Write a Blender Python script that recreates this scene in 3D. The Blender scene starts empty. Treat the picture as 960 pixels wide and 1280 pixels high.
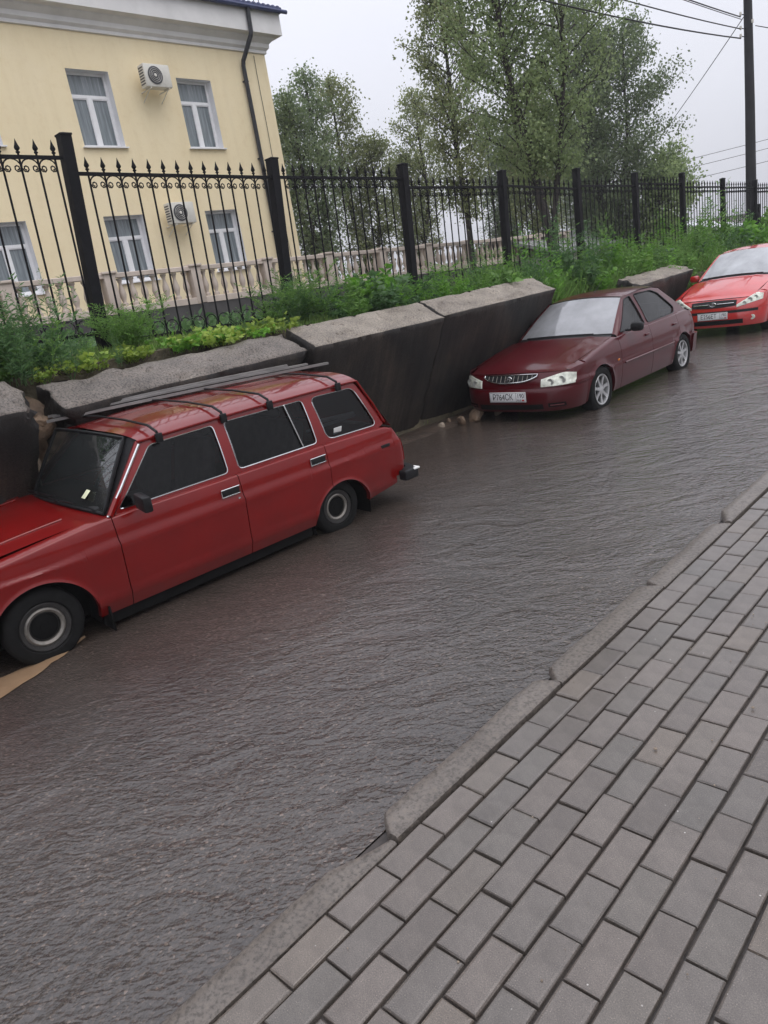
import bpy, bmesh, math, random
import numpy as np
from mathutils import Vector, Matrix, noise as mnoise
from mathutils.geometry import delaunay_2d_cdt
random.seed(7)
S = bpy.context.scene
COL = S.collection
R = math.radians

# ------------------------------------------------------------------ camera
H = 1.97
cam_d = bpy.data.cameras.new('camera')
cam = bpy.data.objects.new('camera', cam_d); COL.objects.link(cam)
cam_d.sensor_fit = 'VERTICAL'; cam_d.sensor_height = 24.0
cam_d.lens = 24.0 * 900 / 1280
cam_d.clip_start = 0.05; cam_d.clip_end = 3000
_nd = Vector((950 - 480, 3450 - 640, 900)).normalized()          # nadir direction seen by the lens
_up = -_nd
_vp = Vector((1392 - 480, 200 - 640, 900)); _y = (_vp - _up * _vp.dot(_up)).normalized()
_x = _y.cross(_up)
# rows of the camera axes expressed in world axes (x across the road, y along it, z up)
right = Vector((_x[0], _y[0], _up[0])); down = Vector((_x[1], _y[1], _up[1])); fwd = Vector((_x[2], _y[2], _up[2]))
M = Matrix((( right.x, -down.x, -fwd.x, 0), (right.y, -down.y, -fwd.y, 0), (right.z, -down.z, -fwd.z, H), (0, 0, 0, 1)))
cam.matrix_world = M
S.camera = cam
S.view_settings.view_transform = 'Standard'; S.view_settings.look = 'None'
S.view_settings.exposure = 0.15; S.view_settings.gamma = 1.0

# ------------------------------------------------------------------ world: overcast daylight
SUN_EL, SUN_AZ = R(62), R(80)          # direction the soft light comes from (az from +Y towards +X)
W = bpy.data.worlds.new('World'); S.world = W; W.use_nodes = True
nt = W.node_tree; nt.nodes.clear()
sky = nt.nodes.new('ShaderNodeTexSky'); sky.sky_type = 'NISHITA'; sky.sun_disc = False
sky.sun_elevation = SUN_EL; sky.sun_rotation = SUN_AZ; sky.air_density = 1.0; sky.dust_density = 6.0; sky.ozone_density = 1.0
tc = nt.nodes.new('ShaderNodeTexCoord')
nz = nt.nodes.new('ShaderNodeTexNoise'); nz.inputs['Scale'].default_value = 2.2; nz.inputs['Detail'].default_value = 5
mp = nt.nodes.new('ShaderNodeMapping'); mp.inputs['Scale'].default_value = (1, 1, 2.4)
nt.links.new(tc.outputs['Generated'], mp.inputs['Vector']); nt.links.new(mp.outputs[0], nz.inputs['Vector'])
cr = nt.nodes.new('ShaderNodeValToRGB')          # cloud deck, thinner and thicker places
cr.color_ramp.elements[0].position = 0.3; cr.color_ramp.elements[0].color = (6.05, 6.15, 6.8, 1)
cr.color_ramp.elements[1].position = 0.7; cr.color_ramp.elements[1].color = (6.45, 6.55, 7.15, 1)
nt.links.new(nz.outputs['Fac'], cr.inputs['Fac'])
# overcast sky: luminance grows evenly from the horizon to the zenith, L = L0 (1 + k sin(elevation))
sxz = nt.nodes.new('ShaderNodeSeparateXYZ'); nt.links.new(tc.outputs['Generated'], sxz.inputs[0])
mxz = nt.nodes.new('ShaderNodeMath'); mxz.operation = 'MAXIMUM'; mxz.inputs[1].default_value = 0.0; nt.links.new(sxz.outputs['Z'], mxz.inputs[0])
gra = nt.nodes.new('ShaderNodeMath'); gra.operation = 'MULTIPLY_ADD'; gra.inputs[1].default_value = 1.5; gra.inputs[2].default_value = 1.0; nt.links.new(mxz.outputs[0], gra.inputs[0])
vm = nt.nodes.new('ShaderNodeVectorMath'); vm.operation = 'SCALE'; nt.links.new(cr.outputs[0], vm.inputs[0]); nt.links.new(gra.outputs[0], vm.inputs['Scale'])
mx = nt.nodes.new('ShaderNodeMix'); mx.data_type = 'RGBA'; mx.inputs[0].default_value = 0.92
nt.links.new(sky.outputs[0], mx.inputs[6]); nt.links.new(vm.outputs[0], mx.inputs[7])
bg = nt.nodes.new('ShaderNodeBackground'); bg.inputs['Strength'].default_value = 0.1
nt.links.new(mx.outputs[2], bg.inputs['Color'])
wo = nt.nodes.new('ShaderNodeOutputWorld'); nt.links.new(bg.outputs[0], wo.inputs['Surface'])

sl = bpy.data.lights.new('overcast_sun', 'SUN'); sl.energy = 0.8; sl.angle = R(50); sl.color = (1.0, 0.97, 0.93)
so = bpy.data.objects.new('overcast_sun', sl); COL.objects.link(so)
_sd = Vector((math.sin(SUN_AZ) * math.cos(SUN_EL), math.cos(SUN_AZ) * math.cos(SUN_EL) * 0.0 - 0.25, math.sin(SUN_EL)))
_sd = Vector((math.cos(SUN_EL) * math.sin(SUN_AZ), math.cos(SUN_EL) * math.cos(SUN_AZ), math.sin(SUN_EL)))
so.rotation_euler = _sd.to_track_quat('Z', 'Y').to_euler()

# ------------------------------------------------------------------ helpers
def clean(me):
    return me
def mesh_from(verts, faces, name='mesh', smooth=True, angle=35):
    me = bpy.data.meshes.new(name)
    me.from_pydata([tuple(v) for v in verts], [], faces)
    me.update()
    if smooth:
        me.polygons.foreach_set('use_smooth', [True] * len(me.polygons))
        if angle < 180: me.set_sharp_from_angle(angle=R(angle))
    return me
def link(name, me, mat=None, parent=None, loc=None, rot=None):
    o = bpy.data.objects.new(name, me)
    if mat is not None and me is not None and len(me.materials) == 0: me.materials.append(mat)
    COL.objects.link(o)
    if parent is not None: o.parent = parent
    if loc is not None: o.location = loc
    if rot is not None: o.rotation_euler = rot
    return o
def tag(o, label=None, cat=None, group=None, kind=None):
    if label: o['label'] = label
    if cat: o['category'] = cat
    if group: o['group'] = group
    if kind: o['kind'] = kind
    return o
def empty(name, loc=(0, 0, 0), rot=(0, 0, 0)):
    o = bpy.data.objects.new(name, None); COL.objects.link(o)
    o.location = loc; o.rotation_euler = rot; o.empty_display_size = 0.2
    return o

class MB:
    """collects geometry for ONE mesh object"""
    def __init__(s): s.v = []; s.f = []
    def add(s, vs, fs):
        k = len(s.v); s.v += [tuple(p) for p in vs]; s.f += [tuple(i + k for i in f) for f in fs]; return s
    def grid(s, P):
        n, m = len(P), len(P[0]); vs = [p for r in P for p in r]
        fs = [(i * m + j, i * m + j + 1, (i + 1) * m + j + 1, (i + 1) * m + j) for i in range(n - 1) for j in range(m - 1)]
        return s.add(vs, fs)
    def box(s, c, d, bev=0.0, rot=None):
        hx, hy, hz = d[0] / 2, d[1] / 2, d[2] / 2
        if bev <= 0:
            vs = [(x, y, z) for x in (-hx, hx) for y in (-hy, hy) for z in (-hz, hz)]
            fs = [(0, 1, 3, 2), (4, 6, 7, 5), (0, 4, 5, 1), (2, 3, 7, 6), (0, 2, 6, 4), (1, 5, 7, 3)]
        else:
            bm = bmesh.new(); bmesh.ops.create_cube(bm, size=1)
            for v in bm.verts: v.co = Vector((v.co.x * d[0], v.co.y * d[1], v.co.z * d[2]))
            bmesh.ops.bevel(bm, geom=bm.edges[:], offset=min(bev, min(d) * 0.45), segments=2, affect='EDGES', profile=0.5)
            bm.verts.index_update(); vs = [tuple(v.co) for v in bm.verts]; fs = [tuple(v.index for v in f.verts) for f in bm.faces]; bm.free()
        out = []
        for p in vs:
            q = Vector(p)
            if rot is not None: q = rot @ q
            out.append((q.x + c[0], q.y + c[1], q.z + c[2]))
        return s.add(out, fs)
    def tube(s, pts, r, n=6, cap=True):
        pts = [Vector(p) for p in pts]; rr = r if isinstance(r, (list, tuple)) else [r] * len(pts)
        vs = []; prev = None
        for i, p in enumerate(pts):
            t = (pts[min(i + 1, len(pts) - 1)] - pts[max(i - 1, 0)])
            if t.length < 1e-9: t = Vector((0, 0, 1))
            t.normalize()
            a = prev if prev is not None else (Vector((0, 0, 1)) if abs(t.z) < 0.9 else Vector((1, 0, 0)))
            b = t.cross(a)
            if b.length < 1e-6: b = t.orthogonal()
            b.normalize(); a = b.cross(t).normalized(); prev = a
            for k in range(n):
                an = 2 * math.pi * k / n
                vs.append(p + (a * math.cos(an) + b * math.sin(an)) * rr[i])
        fs = []
        for i in range(len(pts) - 1):
            for k in range(n):
                k2 = (k + 1) % n
                fs.append((i * n + k, i * n + k2, (i + 1) * n + k2, (i + 1) * n + k))
        if cap:
            fs.append(tuple(range(n - 1, -1, -1))); fs.append(tuple((len(pts) - 1) * n + k for k in range(n)))
        return s.add(vs, fs)
    def lathe(s, prof, n=16, axis='z', c=(0, 0, 0)):
        vs = []; m = len(prof)
        for k in range(n):
            an = 2 * math.pi * k / n; ca, sa = math.cos(an), math.sin(an)
            for r, h in prof:
                if axis == 'z': p = (r * ca, r * sa, h)
                elif axis == 'x': p = (h, r * ca, r * sa)
                else: p = (r * ca, h, r * sa)
                vs.append((p[0] + c[0], p[1] + c[1], p[2] + c[2]))
        fs = [(k * m + i, ((k + 1) % n) * m + i, ((k + 1) % n) * m + i + 1, k * m + i + 1) for k in range(n) for i in range(m - 1)]
        return s.add(vs, fs)
    def mesh(s, name='mesh', smooth=True, angle=35): return mesh_from(s.v, s.f, name, smooth, angle)
    def build(s, name, mat, parent=None, smooth=True, angle=35, loc=None, rot=None):
        return link(name, s.mesh(name, smooth, angle), mat, parent, loc, rot)

def lerp(a, b, t): return a + (b - a) * t
def smooth01(t): t = max(0.0, min(1.0, t)); return t * t * (3 - 2 * t)
def interp(tab, x):
    if x <= tab[0][0]: return tab[0][1]
    for (a, va), (b, vb) in zip(tab, tab[1:]):
        if x <= b: return lerp(va, vb, (x - a) / (b - a) if b > a else 0)
    return tab[-1][1]
def sinterp(tab, x):
    """smooth (cosine free) Catmull-Rom through a table"""
    n = len(tab)
    if x <= tab[0][0]: return tab[0][1]
    if x >= tab[-1][0]: return tab[-1][1]
    for i in range(n - 1):
        if x <= tab[i + 1][0]:
            x0, y0 = tab[i]; x1, y1 = tab[i + 1]; h = x1 - x0; t = (x - x0) / h
            m0 = (tab[i + 1][1] - tab[max(i - 1, 0)][1]) / max(1e-6, tab[i + 1][0] - tab[max(i - 1, 0)][0])
            m1 = (tab[min(i + 2, n - 1)][1] - tab[i][1]) / max(1e-6, tab[min(i + 2, n - 1)][0] - tab[i][0])
            return ((2 * t**3 - 3 * t**2 + 1) * y0 + (t**3 - 2 * t**2 + t) * h * m0 + (-2 * t**3 + 3 * t**2) * y1 + (t**3 - t**2) * h * m1)
def linspace(a, b, n): return [a + (b - a) * i / (n - 1) for i in range(n)]

# ------------------------------------------------------------------ materials
def new_mat(name):
    m = bpy.data.materials.new(name); m.use_nodes = True
    n = m.node_tree; p = n.nodes['Principled BSDF']; return m, n, p
def N(n, t, **kw):
    x = n.nodes.new(t)
    for k, v in kw.items():
        if k in x.inputs: x.inputs[k].default_value = v
        else: setattr(x, k, v)
    return x
def noise_node(n, scale, detail=4, rough=0.55, coord='Object', stretch=None, dist=0.0):
    t = N(n, 'ShaderNodeTexCoord'); k = N(n, 'ShaderNodeTexNoise'); k.inputs['Scale'].default_value = scale
    k.inputs['Detail'].default_value = detail; k.inputs['Roughness'].default_value = rough; k.inputs['Distortion'].default_value = dist
    if stretch:
        mpp = N(n, 'ShaderNodeMapping'); mpp.inputs['Scale'].default_value = stretch
        n.links.new(t.outputs[coord], mpp.inputs[0]); n.links.new(mpp.outputs[0], k.inputs['Vector'])
    else: n.links.new(t.outputs[coord], k.inputs['Vector'])
    return k
def ramp(n, src, stops):
    c = N(n, 'ShaderNodeValToRGB'); e = c.color_ramp.elements
    while len(e) < len(stops): e.new(0.5)
    for el, (p, col) in zip(e, stops):
        el.position = p; el.color = (*col, 1) if len(col) == 3 else col
    n.links.new(src, c.inputs['Fac']); return c
def mixc(n, fac, a, b, mode='MIX'):
    m = N(n, 'ShaderNodeMix'); m.data_type = 'RGBA'; m.blend_type = mode
    for sock, val in ((0, fac), (6, a), (7, b)):
        if hasattr(val, 'is_output'): n.links.new(val, m.inputs[sock])
        elif sock == 0: m.inputs[0].default_value = val
        else: m.inputs[sock].default_value = (*val, 1)
    return m.outputs[2]
def bump(n, p, h, strength=0.3, dist=0.01, sock='Normal'):
    b = N(n, 'ShaderNodeBump'); b.inputs['Strength'].default_value = strength; b.inputs['Distance'].default_value = dist
    n.links.new(h, b.inputs['Height']); n.links.new(b.outputs[0], p.inputs[sock]); return b
def simple(name, col, rough=0.5, metal=0.0, nscale=0, namp=0.15, bscale=0, bstr=0.2, coat=0.0, bdist=0.004):
    m, n, p = new_mat(name)
    p.inputs['Base Color'].default_value = (*col, 1); p.inputs['Roughness'].default_value = rough; p.inputs['Metallic'].default_value = metal
    p.inputs['Coat Weight'].default_value = coat; p.inputs['Coat Roughness'].default_value = 0.06
    if max(col) < 0.02: p.inputs['Specular IOR Level'].default_value = 0.22
    if nscale:
        k = noise_node(n, nscale, 5, 0.6)
        c = ramp(n, k.outputs['Fac'], [(0.3, tuple(x * (1 - namp) for x in col)), (0.7, tuple(min(1, x * (1 + namp)) for x in col))])
        n.links.new(c.outputs[0], p.inputs['Base Color'])
    if bscale:
        k2 = noise_node(n, bscale, 3, 0.6); bump(n, p, k2.outputs['Fac'], bstr, bdist)
    return m

def paint(name, col, rough=0.32, metal=0.0, drops=True, dirt=(0.05, 0.04, 0.035), dirt_top=0.45, cior=1.5, cw=1.0):
    """wet car paint: clear coat with rain beads, road film near the sills"""
    m, n, p = new_mat(name)
    k = noise_node(n, 3.0, 5, 0.6)
    base = ramp(n, k.outputs['Fac'], [(0.3, tuple(c * 0.85 for c in col)), (0.7, tuple(c * 1.1 for c in col))]).outputs[0]
    t = N(n, 'ShaderNodeTexCoord'); sx = N(n, 'ShaderNodeSeparateXYZ'); n.links.new(t.outputs['Object'], sx.inputs[0])
    mr = N(n, 'ShaderNodeMapRange'); mr.inputs['From Min'].default_value = 0.1; mr.inputs['From Max'].default_value = dirt_top
    mr.inputs['To Min'].default_value = 0.75; mr.inputs['To Max'].default_value = 0.0
    n.links.new(sx.outputs['Z'], mr.inputs['Value'])
    k2 = noise_node(n, 9.0, 6, 0.7); mu = N(n, 'ShaderNodeMath', operation='MULTIPLY'); n.links.new(mr.outputs[0], mu.inputs[0]); n.links.new(k2.outputs['Fac'], mu.inputs[1])
    n.links.new(mixc(n, mu.outputs[0], base, dirt), p.inputs['Base Color'])
    p.inputs['Roughness'].default_value = rough; p.inputs['Metallic'].default_value = metal
    p.inputs['Coat Weight'].default_value = cw; p.inputs['Coat Roughness'].default_value = 0.04; p.inputs['Coat IOR'].default_value = cior; p.inputs['Specular IOR Level'].default_value = 0.15
    if drops:
        v = N(n, 'ShaderNodeTexVoronoi'); v.inputs['Scale'].default_value = 95.0
        n.links.new(t.outputs['Object'], v.inputs['Vector'])
        dr = ramp(n, v.outputs['Distance'], [(0.0, (1, 1, 1)), (0.33, (0, 0, 0))])
        k3 = noise_node(n, 40, 1); st = ramp(n, k3.outputs['Fac'], [(0.48, (0, 0, 0)), (0.56, (1, 1, 1))])
        mm = N(n, 'ShaderNodeMath', operation='MULTIPLY'); n.links.new(dr.outputs[0], mm.inputs[0]); n.links.new(st.outputs[0], mm.inputs[1])
        k4 = noise_node(n, 1.6, 2); ad = N(n, 'ShaderNodeMath', operation='MULTIPLY_ADD'); n.links.new(k4.outputs['Fac'], ad.inputs[0]); ad.inputs[1].default_value = 1.6
        n.links.new(mm.outputs[0], ad.inputs[2])
        bump(n, p, ad.outputs[0], 0.15, 0.002, 'Coat Normal')
    return m

def glass(name, tint=(0.25, 0.27, 0.28), fog=0.0, fogcol=(0.6, 0.62, 0.64), rough=0.03, drops=0.25, ior=1.6):
    m = bpy.data.materials.new(name); m.use_nodes = True; n = m.node_tree; n.nodes.clear()
    out = N(n, 'ShaderNodeOutputMaterial'); tr = N(n, 'ShaderNodeBsdfTransparent'); tr.inputs[0].default_value = (*tint, 1)
    gl = N(n, 'ShaderNodeBsdfGlossy'); gl.inputs['Roughness'].default_value = rough
    fr = N(n, 'ShaderNodeFresnel'); fr.inputs['IOR'].default_value = ior
    t = N(n, 'ShaderNodeTexCoord'); v = N(n, 'ShaderNodeTexVoronoi'); v.inputs['Scale'].default_value = 70; n.links.new(t.outputs['Object'], v.inputs['Vector'])
    dr = ramp(n, v.outputs['Distance'], [(0.0, (1, 1, 1)), (0.35, (0, 0, 0))])
    b = N(n, 'ShaderNodeBump'); b.inputs['Strength'].default_value = drops; b.inputs['Distance'].default_value = 0.002
    n.links.new(dr.outputs[0], b.inputs['Height']); n.links.new(b.outputs[0], gl.inputs['Normal']); n.links.new(b.outputs[0], fr.inputs['Normal'])
    under = tr.outputs[0]
    if fog > 0:
        df = N(n, 'ShaderNodeBsdfDiffuse'); df.inputs[0].default_value = (*fogcol, 1)
        k = noise_node(n, 2.5, 4, 0.6); fr2 = N(n, 'ShaderNodeMapRange'); fr2.inputs['From Min'].default_value = 0.3; fr2.inputs['From Max'].default_value = 0.7
        fr2.inputs['To Min'].default_value = fog * 0.75; fr2.inputs['To Max'].default_value = min(1, fog * 1.2); n.links.new(k.outputs['Fac'], fr2.inputs['Value'])
        ms = N(n, 'ShaderNodeMixShader'); n.links.new(fr2.outputs[0], ms.inputs[0]); n.links.new(tr.outputs[0], ms.inputs[1]); n.links.new(df.outputs[0], ms.inputs[2]); under = ms.outputs[0]
    ms2 = N(n, 'ShaderNodeMixShader'); n.links.new(fr.outputs[0], ms2.inputs[0]); n.links.new(under, ms2.inputs[1]); n.links.new(gl.outputs[0], ms2.inputs[2])
    n.links.new(ms2.outputs[0], out.inputs['Surface'])
    return m

def concrete(name, lo, hi, rough=0.75, wet=0.3, speck=0.5, streak=0.0, pits=0.0):
    m, n, p = new_mat(name)
    k = noise_node(n, 2.2, 8, 0.65); c = ramp(n, k.outputs['Fac'], [(0.3, lo), (0.7, hi)])
    k2 = noise_node(n, 60, 3, 0.7); s = ramp(n, k2.outputs['Fac'], [(0.36, (0.35, 0.33, 0.3)), (0.5, (1, 1, 1)), (0.68, (1.35, 1.3, 1.22))])
    col = mixc(n, speck, c.outputs[0], s.outputs[0], 'MULTIPLY')
    if streak:
        ks = noise_node(n, 1.0, 6, 0.7, 'Object', (6, 7, 0.5)); rs = ramp(n, ks.outputs['Fac'], [(0.35, (0.35, 0.33, 0.32)), (0.55, (1, 1, 1)), (0.72, (1.9, 1.75, 1.6))]); col = mixc(n, streak, col, rs.outputs[0], 'MULTIPLY')
        km = noise_node(n, 0.9, 4, 0.6); rm = ramp(n, km.outputs['Fac'], [(0.40, (0.6, 0.6, 0.6)), (0.62, (1.5, 1.32, 1.15))]); col = mixc(n, streak, col, rm.outputs[0], 'MULTIPLY')
    if pits:
        kv = N(n, 'ShaderNodeTexVoronoi'); kv.inputs['Scale'].default_value = 9; tq = N(n, 'ShaderNodeTexCoord'); kd = noise_node(n, 6, 3); ma = N(n, 'ShaderNodeMix'); ma.data_type = 'VECTOR'; ma.inputs[0].default_value = 0.12
        n.links.new(tq.outputs['Object'], ma.inputs[4]); n.links.new(kd.outputs['Color'], ma.inputs[5]); n.links.new(ma.outputs[1], kv.inputs['Vector'])
        rp_ = ramp(n, kv.outputs['Distance'], [(0.10, (0.32, 0.27, 0.23)), (0.26, (1, 1, 1))]); kc = ramp(n, kv.outputs['Color'], [(0.62, (0, 0, 0)), (0.68, (1, 1, 1))]); mf = N(n, 'ShaderNodeMath', operation='MULTIPLY'); mf.inputs[1].default_value = pits; n.links.new(kc.outputs[0], mf.inputs[0])
        col = mixc(n, mf.outputs[0], col, rp_.outputs[0], 'MULTIPLY')
    n.links.new(col, p.inputs['Base Color'])
    p.inputs['Roughness'].default_value = rough; p.inputs['Coat Weight'].default_value = wet; p.inputs['Coat Roughness'].default_value = 0.25
    k3 = noise_node(n, 35, 6, 0.7); bump(n, p, k3.outputs['Fac'], 0.7, 0.02)
    return m

def leaf_mat(name, a, b, c3=None, spec=0.35):
    m, n, p = new_mat(name); 
    oi = N(n, 'ShaderNodeObjectInfo'); g = N(n, 'ShaderNodeNewGeometry')
    k = N(n, 'ShaderNodeTexWhiteNoise'); k.noise_dimensions = '1D'; n.links.new(g.outputs['Random Per Island'], k.inputs['W'])
    c = ramp(n, k.outputs['Value'], [(0.0, a), (0.6, tuple((x + y) / 2 for x, y in zip(a, b))), (1.0, b)] if c3 is None else [(0.0, a), (0.55, b), (1.0, c3)])
    hs = N(n, 'ShaderNodeHueSaturation'); mr = N(n, 'ShaderNodeMapRange'); n.links.new(oi.outputs['Random'], mr.inputs['Value']); mr.inputs['To Min'].default_value = 0.8; mr.inputs['To Max'].default_value = 1.2
    n.links.new(mr.outputs[0], hs.inputs['Value']); n.links.new(c.outputs[0], hs.inputs['Color'])
    p.inputs['Roughness'].default_value = 0.45; p.inputs['Specular IOR Level'].default_value = spec
    n.links.new(hs.outputs[0], p.inputs['Base Color'])
    tl = N(n, 'ShaderNodeBsdfTranslucent'); n.links.new(hs.outputs[0], tl.inputs[0])
    ms = N(n, 'ShaderNodeMixShader'); ms.inputs[0].default_value = 0.45
    out = n.nodes['Material Output']; n.links.new(p.outputs[0], ms.inputs[1]); n.links.new(tl.outputs[0], ms.inputs[2]); n.links.new(ms.outputs[0], out.inputs['Surface'])
    return m

# ------ asphalt under running rain water
def road_material():
    m, n, p = new_mat('wet_asphalt')
    t = N(n, 'ShaderNodeTexCoord')
    k = noise_node(n, 0.7, 5, 0.6); base = ramp(n, k.outputs['Fac'], [(0.3, (0.030, 0.024, 0.021)), (0.7, (0.060, 0.049, 0.043))]).outputs[0]
    v = N(n, 'ShaderNodeTexVoronoi'); v.inputs['Scale'].default_value = 105; n.links.new(t.outputs['Object'], v.inputs['Vector'])
    wn = ramp(n, v.outputs['Color'], [(0.0, (0.45, 0.42, 0.40)), (0.50, (0.9, 0.88, 0.86)), (0.72, (1.3, 1.24, 1.18)), (0.86, (2.0, 1.85, 1.7)), (0.95, (3.9, 3.6, 3.3))])
    base = mixc(n, 0.8, base, wn.outputs[0], 'MULTIPLY')
    # silt carried by the water along the parked cars
    sx = N(n, 'ShaderNodeSeparateXYZ'); n.links.new(t.outputs['Object'], sx.inputs[0])
    mr = N(n, 'ShaderNodeMapRange'); mr.inputs['From Min'].default_value = -5.2; mr.inputs['From Max'].default_value = -3.2; mr.inputs['To Min'].default_value = 0.6; mr.inputs['To Max'].default_value = 0.0
    n.links.new(sx.outputs['X'], mr.inputs['Value'])
    k5 = noise_node(n, 1.3, 5, 0.65); mu = N(n, 'ShaderNodeMath', operation='MULTIPLY'); n.links.new(mr.outputs[0], mu.inputs[0]); n.links.new(k5.outputs['Fac'], mu.inputs[1])
    base = mixc(n, mu.outputs[0], base, (0.062, 0.038, 0.026))
    n.links.new(base, p.inputs['Base Color'])
    p.inputs['Roughness'].default_value = 0.55; p.inputs['Specular IOR Level'].default_value = 0.35
    bump(n, p, v.outputs['Distance'], 0.5, 0.006)
    # water film with wavelets
    p.inputs['Coat Weight'].default_value = 1.0; p.inputs['Coat Roughness'].default_value = 0.03; p.inputs['Coat IOR'].default_value = 1.58
    def wave(scale, ang, sc, det, dist, ridge=False):
        mpp = N(n, 'ShaderNodeMapping'); mpp.vector_type = 'TEXTURE'
        mpp.inputs['Rotation'].default_value = (0, 0, ang); mpp.inputs['Scale'].default_value = sc
        n.links.new(t.outputs['Object'], mpp.inputs[0])
        q = N(n, 'ShaderNodeTexNoise'); q.inputs['Scale'].default_value = scale; q.inputs['Detail'].default_value = det; q.inputs['Distortion'].default_value = dist; q.inputs['Roughness'].default_value = 0.55
        n.links.new(mpp.outputs[0], q.inputs['Vector'])
        if ridge: q.noise_type = 'RIDGED_MULTIFRACTAL'; q.inputs['Gain'].default_value = 1.2; q.inputs['Offset'].default_value = 0.9
        return q.outputs['Fac']
    a = wave(25, R(40), (2.0, 1, 1), 1.0, 0.9); b2 = wave(55, R(52), (1.8, 1, 1), 1, 0.5); c2 = wave(3.2, R(40), (1.5, 1, 1), 3, 1.2)
    ad = N(n, 'ShaderNodeMath', operation='MULTIPLY_ADD'); n.links.new(b2, ad.inputs[0]); ad.inputs[1].default_value = 0.40; n.links.new(a, ad.inputs[2])
    # calmer and rougher patches
    pm = ramp(n, c2, [(0.35, (0.35, 0.35, 0.35)), (0.65, (1, 1, 1))])
    mu2 = N(n, 'ShaderNodeMath', operation='MULTIPLY'); n.links.new(ad.outputs[0], mu2.inputs[0]); n.links.new(pm.outputs[0], mu2.inputs[1])
    def rng_(sock, a0, a1, v0, v1):
        q = N(n, 'ShaderNodeMapRange'); q.interpolation_type = 'SMOOTHSTEP'; q.inputs['From Min'].default_value = a0; q.inputs['From Max'].default_value = a1; q.inputs['To Min'].default_value = v0; q.inputs['To Max'].default_value = v1
        n.links.new(sx.outputs[sock], q.inputs['Value']); return q.outputs[0]
    ms = N(n, 'ShaderNodeMath', operation='MULTIPLY'); n.links.new(rng_('X', -4.3, -2.6, 0.22, 1.0), ms.inputs[0]); n.links.new(rng_('Y', 3.5, 9.0, 1.0, 1.7), ms.inputs[1])
    mu3 = N(n, 'ShaderNodeMath', operation='MULTIPLY'); n.links.new(mu2.outputs[0], mu3.inputs[0]); n.links.new(ms.outputs[0], mu3.inputs[1])
    ad2 = N(n, 'ShaderNodeMath', operation='MULTIPLY_ADD'); n.links.new(c2, ad2.inputs[0]); ad2.inputs[1].default_value = 0.5; n.links.new(mu3.outputs[0], ad2.inputs[2])
    vs_ = N(n, 'ShaderNodeMath', operation='MULTIPLY_ADD'); n.links.new(v.outputs['Distance'], vs_.inputs[0]); vs_.inputs[1].default_value = -0.10; n.links.new(ad2.outputs[0], vs_.inputs[2]); ad2 = vs_
    bump(n, p, ad2.outputs[0], 1.0, 0.0155, 'Coat Normal')
    return m
MAT = {}
MAT['road'] = road_material()
def brick_material():
    m, n, p = new_mat('wet_paver')
    oi = N(n, 'ShaderNodeObjectInfo')
    c = ramp(n, oi.outputs['Random'], [(0.0, (0.084, 0.070, 0.061)), (0.25, (0.122, 0.102, 0.089)), (0.5, (0.104, 0.089, 0.079)), (0.75, (0.094, 0.084, 0.075)), (1.0, (0.126, 0.102, 0.083))])
    k = noise_node(n, 14, 6, 0.65, 'Object'); r1 = ramp(n, k.outputs['Fac'], [(0.3, (0.78, 0.76, 0.74)), (0.7, (1.15, 1.14, 1.12))])
    col = mixc(n, 1.0, c.outputs[0], r1.outputs[0], 'MULTIPLY')
    k2 = noise_node(n, 260, 2, 0.6); r2 = ramp(n, k2.outputs['Fac'], [(0.30, (0.66, 0.66, 0.66)), (0.5, (1, 1, 1)), (0.66, (1.25, 1.24, 1.22)), (0.74, (2.8, 2.7, 2.6))])
    col = mixc(n, 1.0, col, r2.outputs[0], 'MULTIPLY')
    gp = N(n, 'ShaderNodeNewGeometry'); kw = N(n, 'ShaderNodeTexNoise'); kw.inputs['Scale'].default_value = 2.6; kw.inputs['Detail'].default_value = 6; kw.inputs['Roughness'].default_value = 0.7; n.links.new(gp.outputs['Position'], kw.inputs['Vector'])
    rw = ramp(n, kw.outputs['Fac'], [(0.32, (0.72, 0.70, 0.68)), (0.5, (1, 1, 1)), (0.7, (1.12, 1.12, 1.12))]); col = mixc(n, 0.9, col, rw.outputs[0], 'MULTIPLY')
    kg = N(n, 'ShaderNodeTexVoronoi'); kg.inputs['Scale'].default_value = 34; n.links.new(gp.outputs['Position'], kg.inputs['Vector'])
    rg = ramp(n, kg.outputs['Distance'], [(0.0, (1, 1, 1)), (0.07, (1, 1, 1)), (0.10, (0, 0, 0))]); kc = ramp(n, kg.outputs['Color'], [(0.80, (0, 0, 0)), (0.84, (1, 1, 1))])
    mg = N(n, 'ShaderNodeMath', operation='MULTIPLY'); n.links.new(rg.outputs[0], mg.inputs[0]); n.links.new(kc.outputs[0], mg.inputs[1])
    col = mixc(n, mg.outputs[0], col, (0.42, 0.40, 0.37))
    n.links.new(col, p.inputs['Base Color'])
    p.inputs['Roughness'].default_value = 0.62; p.inputs['Coat Weight'].default_value = 0.85; p.inputs['Coat Roughness'].default_value = 0.22; p.inputs['Coat IOR'].default_value = 1.5
    bump(n, p, k2.outputs['Fac'], 0.35, 0.003)
    return m
MAT['brick'] = brick_material()
MAT['kerb'] = concrete('wet_kerb_concrete', (0.105, 0.088, 0.075), (0.160, 0.138, 0.120), 0.6, 0.5, 0.7)
MAT['joint'] = simple('dark_wet_joint_sand', (0.035, 0.027, 0.023), 0.6, 0, 20, 0.4, 60, 0.5, 0.2)
MAT['slab_top'] = concrete('weathered_concrete', (0.15, 0.128, 0.108), (0.34, 0.30, 0.25), 0.8, 0.15, 0.8, pits=0.9)
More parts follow.
